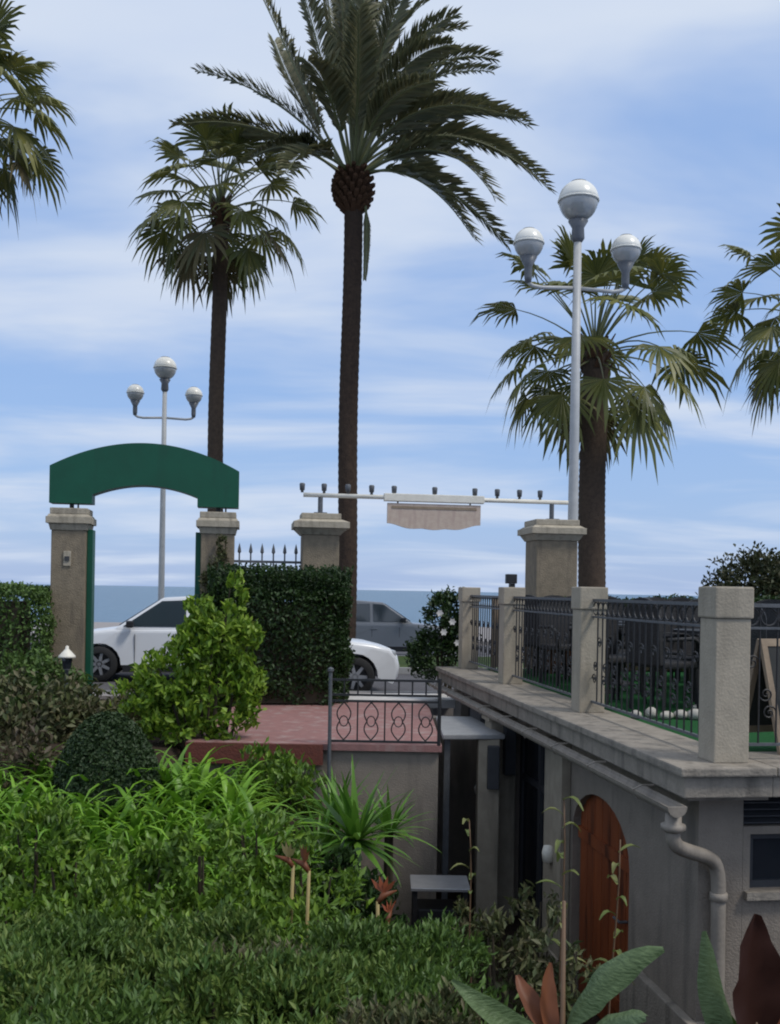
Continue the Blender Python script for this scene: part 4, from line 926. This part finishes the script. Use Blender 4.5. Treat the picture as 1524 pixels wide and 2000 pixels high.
shrub('round_tree', 'dark round-headed tree beyond the terrace by the sea road', (p.x, 28, -.17), [(0, 0, p.z - .35, 1.5, 1.3, 1.15), (1.3, 0, p.z - .5, 1.2, 1.1, 1.0), (-.9, -.3, p.z - .9, .9, .9, .7)], 12000, .16, LF_FAR, cat='tree', stems=9, core=False, shell=.35)
rt_ = [x for x in COL.objects if x.name.startswith('round_tree')][0]
mb = MB(); mb.tube([(0, 0, 0), (.05, 0, .8), (0, 0, 1.8)], [.16, .12, .08], 10); part('trunk', mb, TWIG, rt_, smooth=True)

# ------------------------------------------------------------------ planted bed
def strap_leaf(ln, wd, arch, seg=6, fold=.25):
    mb = MB(); vs_ = []
    ang = R(82); x = z = 0; pts = []
    for k in range(seg + 1):
        pts.append((x, z)); st = ln / seg; x += st * math.cos(ang); z += st * math.sin(ang); ang -= arch / seg * (0.4 + 1.2 * k / seg)
    for k, (x, z) in enumerate(pts):
        f = k / seg; wv = wd * (.55 + .45 * math.sin(math.pi * min(1, f * 1.4 + .1))) * (1 - f ** 3) + .002
        vs_ += [(x, -wv / 2, z + wv * fold), (x, 0, z), (x, wv / 2, z + wv * fold)]
    fs = []
    for k in range(seg): a = k * 3; fs += [(a, a + 1, a + 4, a + 3), (a + 1, a + 2, a + 5, a + 4)]
    mb.add(vs_, fs); return mb
SL = [strap_leaf(l, w_, a).mesh('leaf', LF_STRAP, smooth=True, fixn=False) for l, w_, a in ((.6, .06, 1.9), (.66, .055, 2.4), (.52, .065, 1.5), (.62, .05, 2.9), (.5, .06, 2.1))]
def strap_plant(x, y, z, sc_, nl, label, group, meshes=SL, name='strap_leaf_plant', cat='plant', lo=0.0, hi=.75):
    o = thing(name, label, cat, (x, y, z), random.uniform(0, 6.28), group)
    for k in range(nl):
        f = k / nl; a = k * 2.4 + random.uniform(-.4, .4)
        link('leaf', random.choice(meshes), o, loc=(.03 * math.cos(a), .03 * math.sin(a), 0), rot=(0, lo + (hi - lo) * f + random.uniform(-.12, .12), a), scale=sc_ * random.uniform(.8, 1.15))
    return o
rb = random.Random(4)
spots = []
tries = 0
while len(spots) < 75 and tries < 6000:
    tries += 1
    Y = rb.uniform(6.7, 9.3); px = rb.uniform(-60, 640); X = (px - 762) / 2000 * Y
    if px > 470 + (8.6 - Y) * 55 + 30: continue
    if all((X - a) ** 2 + (Y - b) ** 2 > .24 ** 2 for a, b in spots): spots.append((X, Y))
for X, Y in spots:
    q = at(212, 1440, 8.9)
    if (X - q.x) ** 2 + (Y - q.y) ** 2 < .75 ** 2: lb = 'bright green strap-leaved plant close against the dark domed bush'
    elif Y > 8.5 and X > -1.75: lb = 'bright green strap-leaved plant below the red landing edge'
    elif Y < 7.25: lb = 'bright green strap-leaved plant directly behind the leafy low shrubs'
    elif X > -1.7: lb = 'bright green strap-leaved plant on the side of the bed towards the grey retaining wall'
    else: lb = 'bright green arching strap-leaved plant in the middle of the crowded bed'
    strap_plant(X, Y, ground_z(X, Y), rb.uniform(1.0, 1.35), 24, lb, 'strap-leaved plants in the bed')
# leafy filler shrubs along the front of the bed
rb2 = random.Random(9); spots2 = []; tries = 0
while len(spots2) < 22 and tries < 4000:
    tries += 1
    Y = rb2.uniform(5.7, 6.9); px = rb2.uniform(-80, 640); X = (px - 762) / 2000 * Y
    if all((X - a) ** 2 + (Y - b) ** 2 > .31 ** 2 for a, b in spots2): spots2.append((X, Y))
for X, Y in spots2:
    z = ground_z(X, Y); h = .75 + .1 * rb2.random() + .12 * (Y - 5.7)
    shrub('leafy_shrub', 'mid green leafy low shrub between strap-leaved plants and front hedge', (X, Y, z), [(0, 0, h, .3, .28, .28), (.12, .1, h * .7, .3, .28, .3), (-.15, -.05, h * .5, .26, .26, .3)], 1500, .075, LF_MID, group='leafy shrubs along the bed', stems=7, up=.6, aspect=.42)

for px, py, Y, lb in ((505, 1500, 9.5, 'mid green leafy shrub against the red brick edge of the landing'), (565, 1540, 9.3, 'leafy shrub between the red brick edge and the smaller sword plant'), (640, 1690, 7.6, 'dark leafy shrub at the foot of the sword-leaved plants'), (700, 1760, 7.2, 'dark leafy shrub behind the orange bird-of-paradise flower')):
    p = at(px, py, Y); z = ground_z(p.x, Y); h = p.z - z
    shrub('leafy_shrub', lb, (p.x, Y, z), [(0, 0, h, .26, .24, .22), (.1, .1, h * .7, .28, .25, .25), (-.1, 0, h * .4, .25, .25, .3)], 1300, .08, LF_MID if Y > 9 else LF_HEDGE, stems=6, up=.7, aspect=.4)
# sword-leaved plant
SW = [strap_leaf(l, w_, a, fold=.3).mesh('leaf', LF_SWORD, smooth=True, fixn=False) for l, w_, a in ((.6, .06, .35), (.55, .065, .8), (.62, .055, .6), (.5, .06, 1.1))]
p = at(695, 1640, 8.2); gz_ = ground_z(p.x, 8.2)
o = strap_plant(p.x, 8.2, p.z, 1.0, 70, 'sword-leaved spiky green plant against the grey retaining wall', None, SW, 'sword_plant', 'plant', 0.0, 1.9)
mb = MB(); mb.tube([(0, 0, gz_ - p.z), (.02, 0, (gz_ - p.z) * .5), (0, 0, .02)], [.06, .05, .045], 8); part('stem', mb, TWIG, o)
p2 = at(625, 1660, 8.6)
o = strap_plant(p2.x, 8.6, p2.z, .85, 34, 'smaller sword-leaved plant half hidden beside the strap-leaved bed', None, SW, 'sword_plant', 'plant', 0.0, 1.65)
mb = MB(); mb.tube([(0, 0, ground_z(p2.x, 8.6) - p2.z), (0, 0, .02)], [.05, .04], 8); part('stem', mb, TWIG, o)
for px, py, Y, k_, lb in ((760, 1625, 8.8, .8, 'sword-leaved plant in front of the pale retaining wall near the table'), (655, 1600, 9.0, .85, 'sword-leaved plant below the landing railing post')):
    p2 = at(px, py, Y)
    o = strap_plant(p2.x, Y, p2.z, k_, 38, lb, None, SW, 'sword_plant', 'plant', 0.0, 1.65)
    mb = MB(); mb.tube([(0, 0, ground_z(p2.x, Y) - p2.z), (0, 0, .02)], [.05, .04], 8); part('stem', mb, TWIG, o)
# withered bird-of-paradise flowers
def bird_flower(px, py, Y, label, turn, big=1.0, fm=FLOWER):
    p = at(px, py, Y); gz = ground_z(p.x, Y)
    o = thing('bird_flower', label, 'flower', (p.x, Y, gz), turn); h = p.z - gz
    mb = MB(); mb.tube([(0, 0, 0), (.015, 0, h * .6), (0, 0, h)], [.016, .013, .011], 6); part('stalk', mb, STALK, o, smooth=True)
    mb = MB(); mb.tube([(0, 0, h - .01), (.05 * big, 0, h + .03), (.17 * big, 0, h + .05)], [.013, .03 * big, .004], 7); part('bract', mb, LF_RUST, o, smooth=True)
    for k in range(4):
        a = R(55 + k * 24); mb = MB(); q = Vector((math.cos(a), .25 * (k - 1.5), math.sin(a))); s_ = Vector((-q.z, .2, q.x)) * .022 * big
        b0 = Vector((.05 * big, 0, h + .04)); mb.add([b0, b0 + q * .07 * big + s_, b0 + q * .15 * big, b0 + q * .07 * big - s_], [(0, 1, 2), (0, 2, 3)]); part('petal', mb, fm, o)
    return o
bird_flower(604, 1700, 6.1, 'withered flower head on a yellow stalk in front of the bed', 2.6, .75, LF_RUST)
bird_flower(573, 1690, 6.3, 'tan withered flower head leaning over the leafy shrubs', 2.9, .7, STALK)
bird_flower(738, 1760, 5.9, 'orange bird-of-paradise flower beside the small table', .4, .7)
bird_flower(757, 1800, 5.8, 'orange brown flower head on a short pale stalk', 1.3, .55)
# foreground hedge
rf = random.Random(31)
FM = [(LF_FORE, 'olive_feathery_shrub', 'olive green feathery shrub in the broad low mass before the bed'), (LF_MID2, 'green_feathery_shrub', 'fresher green feathery shrub in the broad low mass before the bed'), (LF_OLIVE, 'brownish_feathery_shrub', 'brownish olive feathery shrub in the broad low mass before the bed')]
kk = 0
for iy, Y in enumerate((3.75, 4.3, 4.85, 5.35)):
    for ix in range(6 + (iy > 1)):
        X = -2.75 + .56 * ix + .22 * (iy % 2) + rf.uniform(-.1, .1)
        if X > .62: continue
        kk += 1; fm, nm_, lb = FM[(0, 0, 1, 0, 2, 1, 0)[(kk * 3 + iy) % 7]]
        h = 1.74 + rf.uniform(-.12, .1) - .1 * (X > .2) - .05 * iy
        bl = [(rf.uniform(-.05, .05), 0, h, .3, .27, .2)] + [(rf.uniform(-.25, .25), rf.uniform(-.22, .22), h + rf.uniform(-.1, .06), rf.uniform(.14, .22), rf.uniform(.14, .2), rf.uniform(.12, .19)) for _ in range(4)] + [(0, 0, h * .7, .36, .32, .38)]
        shrub(nm_, lb, (X, Y + rf.uniform(-.08, .08), -2.0), bl, 7200, .052, fm, group='feathery shrubs in the foreground', stems=8, up=.8, aspect=.32, core=True)

# ------------------------------------------------------------------ cannas, climbing stems
def paddle(name, parent, P, wd, material, seg=10, cup=.22, side=None):
    """broad leaf along a curve P (3 control points), with a midrib fold"""
    P = [Vector(p) for p in P]; mb = MB(); vs_ = []
    for k in range(seg + 1):
        t = k / seg; c = P[0] * (1 - t) ** 2 + P[1] * 2 * t * (1 - t) + P[2] * t * t
        tg = ((P[1] - P[0]) * (1 - t) + (P[2] - P[1]) * t).normalized()
        s_ = side - tg * side.dot(tg) if side else tg.cross(Vector((0, 0, 1)))
        s_.normalize(); n_ = s_.cross(tg)
        wv = wd * (math.sin(math.pi * min(1, (t * .93 + .035)) ** .85)) ** .8 + .002
        for q in (-1, -.5, 0, .5, 1): vs_.append(c + s_ * wv / 2 * q + n_ * wv * cup * (abs(q) ** 1.3) + n_ * wd * .06 * math.sin(k * 1.7 + q * 3) * abs(q) + s_ * wd * .012 * math.sin(k * 2.9 + q) * q)
    fs = [(k * 5 + j, k * 5 + j + 1, k * 5 + j + 6, k * 5 + j + 5) for k in range(seg) for j in range(4)]
    mb.add(vs_, fs); return link(name, mb.mesh(name, material, smooth=True, fixn=False), parent)
def canna(px, Y, label, top_py, leaves, stem_mat=REDSTEM):
    b = at(px, 1990, Y); gz = ground_z(b.x, Y); o = thing('canna', label, 'plant', (b.x, Y, gz)); org = Vector((b.x, Y, gz))
    tp = at(px, top_py, Y) - org
    mb = MB(); mb.tube([(0, 0, 0), (tp.x * .4, 0, tp.z * .6), tp], [.02, .014, .007], 7); part('stem', mb, stem_mat, o, smooth=True)
    for (b0, m0, t0, dy, wd, mm, sd_) in leaves:
        paddle('leaf', o, [at(*b0, Y) - org, at(*m0, Y + dy * .5) - org, at(*t0, Y + dy) - org], wd, mm, side=Vector(sd_))
    return o
canna(1102, 3.9, 'canna with pale broad green leaves in front of the brown door', 1760, [
    ((1105, 2010), (1165, 1890), (1296, 1852), -.1, .13, LF_CANNA, (0.2, .5, .9)),
    ((1095, 2060), (990, 2010), (882, 1915), -.1, .1, LF_CANNA, (.6, .6, .8)),
    ((1090, 2080), (1170, 1975), (1262, 1985), -.35, .13, LF_CANNA, (.3, 1, .5)),
    ((1100, 2050), (1030, 1960), (1010, 1905), .15, .08, LF_RUST, (1, .3, .2)),
    ((1085, 2040), (1060, 1960), (1075, 1880), .1, .07, LF_RUST, (1, .2, 0))])
canna(1478, 3.5, 'canna with a dark maroon paddle leaf under the downpipe', 1900, [
    ((1468, 2050), (1462, 1920), (1474, 1785), -.05, .2, LF_MAROON, (1, .35, 0)),
    ((1440, 2080), (1392, 1980), (1378, 1818), -.1, .1, LF_CANNA, (1, -.7, 0)),
    ((1500, 2060), (1540, 1960), (1535, 1850), .1, .12, LF_RUST, (1, .3, 0)),
    ((1420, 2100), (1410, 2030), (1400, 1950), .0, .12, LF_MID, (1, .2, 0))])
# thin climbing stems with small yellow-green leaves before the door
def climber(px, Y, top_py, label, seed, lean=0):
    r_ = random.Random(seed); b = at(px, 1990, Y); gz = ground_z(b.x, Y); o = thing('slender_plant', label, 'plant', (b.x, Y, gz)); org = Vector((b.x, Y, gz))
    tp = at(px + lean, top_py, Y) - org
    mb = MB(); pts = [(tp.x * f + .012 * math.sin(f * 9), .012 * math.cos(f * 8), tp.z * f) for f in [k / 10 for k in range(11)]]; mb.tube(pts, [.009 - .0005 * k for k in range(11)], 5); part('stem', mb, REDSTEM, o, smooth=True)
    k = 0; z = tp.z * .62
    while z < tp.z:
        f = z / tp.z; c = Vector((tp.x * f, 0, z)); a = k * 2.4 + r_.uniform(-.3, .3); ln = r_.uniform(.07, .15)
        d = Vector((math.cos(a), math.sin(a), .1)); e = c + d * ln
        paddle('leaf', o, [c, c + d * ln * .5 + Vector((0, 0, .05)), e + Vector((0, 0, r_.uniform(-.06, .02)))],   .034, LF_YELL, seg=5)
        z += r_.uniform(.07, .13); k += 1
climber(1100, 5.6, 1560, 'slender plant with sparse yellow-green leaves in front of the pilaster', 1)
climber(1180, 5.8, 1640, 'slender leafy plant in front of the arched brown door', 2, 30)
climber(930, 7.0, 1600, 'slender plant in front of the dark glazed doors', 3, -15)
p = at(1000, 1830, 6.4)
for px, py, Y, lb in ((985, 1860, 6.2, 'yellowish green low shrub at the foot of the pilaster'), (1090, 1880, 5.6, 'bushy low shrub below the arched brown door'), (925, 1800, 7.4, 'olive low shrub beside the black crate'), (1040, 1790, 7.0, 'loose yellowish shrub in front of the dark glazed doors')):
    p = at(px, py, Y); z = ground_z(p.x, Y); h = p.z - z
    shrub('low_shrub', lb, (p.x, Y, z), [(0, 0, h, .2, .2, .25), (.1, .1, h * .7, .22, .2, .3), (-.1, 0, h * .45, .2, .2, .3)], 800, .08, LF_OLIVE, stems=6, up=.7, aspect=.35)

# ------------------------------------------------------------------ yard and terrace furniture
p = at(862, 1722, 9.3)
t_ = thing('yard_table', 'small pale-topped table against the retaining wall', 'table', (p.x, 9.3, -2.0)); h = p.z + 2.0
mb = MB(); mb.box(-.28, .25, -.22, .22, h - .03, h); part('table_top', mb, SHEET, t_, bevel=.006)
for x in (-.24, .21):
    for y in (-.18, .18): mb = MB(); mb.box(x - .02, x + .02, y - .02, y + .02, 0, h - .032); part('leg', mb, BLACKPL, t_)
mb = MB(); mb.box(-.22, .19, -.16, .16, .12, h - .2); tag(part('dark_infill', mb, BLACKPL, None, bevel=.02, loc=(p.x, 9.3, -2.0)), 'black crate between the legs of the small pale-topped table', 'infill')  # plain black box filling the dark space under the table top
# lantern in the garden
p = at(131, 1290, 12.3); gz_ = ground_z(p.x, 12.3)
ln = thing('garden_lantern', 'small lantern with white conical hood before the arch pillar', 'lantern', (p.x, 12.3, gz_)); h = p.z - gz_
mb = MB(); mb.lathe([(.05, 0), (.05, .05), (.022, .08), (.022, h - .12), (.05, h - .1)], (0, 0, 0), 10); part('post', mb, GREYIRON, ln, smooth=True)
mb = MB(); mb.lathe([(.05, h - .1), (.062, h), (.062, h + .04)], (0, 0, 0), 8); part('glass_body', mb, GLASSDARK, ln)
mb = MB(); mb.lathe([(.105, h + .035), (.1, h + .055), (.05, h + .11), (.022, h + .14), (.02, h + .17), (0, h + .18)], (0, 0, 0), 14); part('hood', mb, WHITE, ln, smooth=True)

# rattan chair
def chair_proto(label):
    o = thing('rattan_chair', label, 'chair', (0, 0, 0), 0, 'black chairs on the terrace')
    n = 14
    mb = MB(); mb.box(-.23, .23, -.22, .22, .4, .46); part('seat', mb, RATTAN, o, bevel=.02)
    vs_, W2 = [], .235
    poly = [(-W2, .45)] + [(-W2 * math.cos(math.pi * k / n), .88 + .17 * math.sin(math.pi * k / n)) for k in range(n + 1)] + [(W2, .45)]
    mb = MB(); mb.prism(poly, .2, .235); bk = part('backrest', mb, RATTAN, o, rot=(-.06, 0, 0))
    for s_ in (-1, 1):
        mb = MB(); mb.tube([(s_ * .25, .2, .66), (s_ * .26, -.1, .67), (s_ * .25, -.2, .62), (s_ * .23, -.2, .44)], .02, 7); part('armrest', mb, RATTAN, o, smooth=True)
        for y in (-.19, .19):
            mb = MB(); mb.tube([(s_ * .21, y, .4), (s_ * .225, y * 1.08, 0)], [.02, .016], 7); part('leg', mb, RATTAN, o)
    return o
FZ = CT - .02
def table(label, loc, top_m=BLACKPL, leg_m=WHITE, r=.38):
    o = thing('round_table', label, 'table', loc, 0)
    mb = MB(); mb.lathe([(0, .71), (r, .712), (r, .738), (0, .74)], (0, 0, 0), 28); part('table_top', mb, top_m, o)
    mb = MB(); mb.lathe([(.2, 0), (.19, .02), (.05, .05), (.035, .12), (.035, .66), (.1, .71)], (0, 0, 0), 14); part('pedestal', mb, leg_m, o, smooth=True)
    return o
CH = [(2.55, 4.15, .15, 'black rounded chair back showing between the two nearest terrace posts'), (2.95, 4.3, -.2, 'black rounded chair back beside another in front of the inner hedge'), (1.7, 2.6, 2.5, 'black chair drawn up to the white-legged round table'), (1.55, 3.7, 1.2, 'black chair on the seaward side of the white-legged round table'),
      (1.5, 6.3, .1, 'black chair by the brown wooden cabinet'), (1.95, 6.5, -.1, 'black chair in front of the brown wooden cabinet door'), (3.4, 3.0, -1.5, 'black chair near the chalkboard on the turf'), (1.25, 5.2, 2.8, 'black chair behind the middle terrace railing'), (1.1, 7.2, 1.0, 'black chair at the far end of the terrace'), (2.3, 5.4, 3.0, 'black chair between the cabinet table and the deeper round table'), (3.1, 5.6, .4, 'black chair deeper on the turfed terrace'), (3.7, 4.6, 1.2, 'black chair against the dark hedge along the inner side of the terrace'), (2.2, 3.2, -.9, 'black chair on the far side of the white-legged round table'), (1.2, 3.1, 1.9, 'black chair between the white-legged table and the railing'), (1.15, 4.3, .5, 'black chair close behind the railing next to the second post'), (1.9, 4.6, .2, 'black chair in the row behind the white-legged table'), (2.9, 6.4, .1, 'black chair in front of the dark hedge at the far edge of the terrace'), (1.0, 6.4, 2.2, 'black chair close behind the railing by the floodlight post'),
      (.95, 3.75, .3, 'black chair right behind the railing beyond the second post'), (2.1, 3.95, .1, 'black chair in the row facing the deeper round table'), (2.5, 3.55, -.6, 'black chair turned sideways next to the row of white stones'), (3.0, 3.7, .2, 'black chair at the near end of the inner hedge row'), (3.3, 4.3, 2.9, 'black chair tucked beside the inner hedge'), (1.4, 4.75, .9, 'black chair between the railing and the row of chairs'), (1.1, 5.7, .2, 'black chair behind the railing between the middle posts'), (2.5, 6.1, .2, 'black chair beside the black table near the cabinet'), (1.25, 6.9, 3.0, 'black chair in front of the tan slat screen'), (3.4, 6.3, .3, 'black chair at the corner of the two dark hedges')]
proto = None
for u, v, a, lb in CH:
    if proto is None: proto = o = chair_proto(lb)
    else: o = copy_tree(proto); o['label'] = lb
    o.location = TB(u, v, FZ); o.rotation_euler = (0, 0, TH + a)
table('round black table on a white pedestal behind the terrace railing', TB(1.75, 3.25, FZ))
table('round black table beside the brown wooden cabinet on the terrace', TB(1.75, 5.75, FZ), leg_m=BLACKPL)
table('round black table close behind the railing past the second post', TB(1.15, 4.75, FZ), leg_m=BLACKPL, r=.33)
table('round black table deeper on the terrace turf', TB(2.75, 4.9, FZ), leg_m=BLACKPL)
c = TB(3.2, 7.75, FZ)
hedge('terrace_hedge', 'dark hedge along the far edge of the turfed terrace', c, TH, 1.9, .22, .5, 14000, .06, LF_HEDGE, bulge=.03)
c = TB(4.9, 4.4, FZ)
hedge('terrace_hedge', 'dark hedge along the inner side of the turfed terrace', c, TH + math.pi / 2, 3.0, .22, .5, 16000, .06, LF_HEDGE, bulge=.03)
# wooden cabinet and tan slat screen
wc = thing('wooden_cabinet', 'brown wooden cabinet at the far end of the terrace', 'cabinet', TB(1.62, 7.35, FZ), TH)
mb = MB(); mb.box(-.28, .28, -.2, .2, .06, .98); part('carcass', mb, WOODBR, wc, bevel=.006)
for x in (-.14, .14):
    mb = MB(); mb.box(x - .125, x + .125, -.222, -.203, .1, .92); d_ = part('door', mb, WOODBR, wc, bevel=.006)
    mb = MB(); mb.tube([(x * .2, -.225, .5), (x * .2, -.245, .5)], .012, 8); part('knob', mb, GREYIRON, d_)
for x in (-.24, .24):
    for y in (-.16, .16): mb = MB(); mb.box(x - .025, x + .025, y - .025, y + .025, 0, .06); part('foot', mb, WOODBR, wc)
ws = thing('slat_screen', 'tan wooden slat screen beside the brown cabinet', 'screen', TB(1.0, 7.6, FZ), TH)
for k in range(6): mb = MB(); mb.box(-.3 + k * .105, -.3 + k * .105 + .075, -.012, .012, .05, 1.0); part('slat', mb, WOODTAN, ws)
for z in (.2, .8): mb = MB(); mb.box(-.32, .32, .0135, .035, z, z + .05); part('batten', mb, WOODTAN, ws)
for x in (-.3, .3): mb = MB(); mb.box(x - .025, x + .025, .036, .08, 0, 1.0); part('post', mb, WOODTAN, ws)
# white stones in a row
rs = random.Random(3)
for k, px in enumerate((1242, 1272, 1302, 1330, 1358, 1384)):
    p = at(px, 1412, 8.75 + .05 * (k % 2)); mb = MB(); rr = rs.uniform(.045, .07)
    mb.lathe([(rr * .6, 0), (rr, rr * .5), (rr * .9, rr * 1.1), (rr * .4, rr * 1.5), (0, rr * 1.55)], (0, 0, 0), 9)
    tag(part('white_stone', mb, PEBBLE, None, smooth=True, loc=(p.x, p.y, FZ), rot=(0, 0, rs.uniform(0, 3)), scale=(rs.uniform(.9, 1.5), 1, rs.uniform(.7, 1.1))), 'white stone in a row on the green turf', 'stone', 'white stones on the turf')
# A-frame board
p = at(1520, 1440, 7.0)
ab = thing('a_frame_board', 'pale-framed folding chalkboard standing on the turf', 'sign board', (p.x + .12, 7.05, FZ), .35)
for s_ in (-1, 1):
    q = part('leaf_frame', MB().box(-.3, -.255, -.014, .014, 0, .8).box(.255, .3, -.014, .014, 0, .8).box(-.255, .255, -.013, .013, .75, .8).box(-.255, .255, -.013, .013, .12, .17), WOODTAN, ab, loc=(0, s_ * .22, 0), rot=(s_ * .27, 0, 0))
    part('chalk_panel', MB().box(-.255, .255, -.006, .006, .17, .75), SLATE, q)
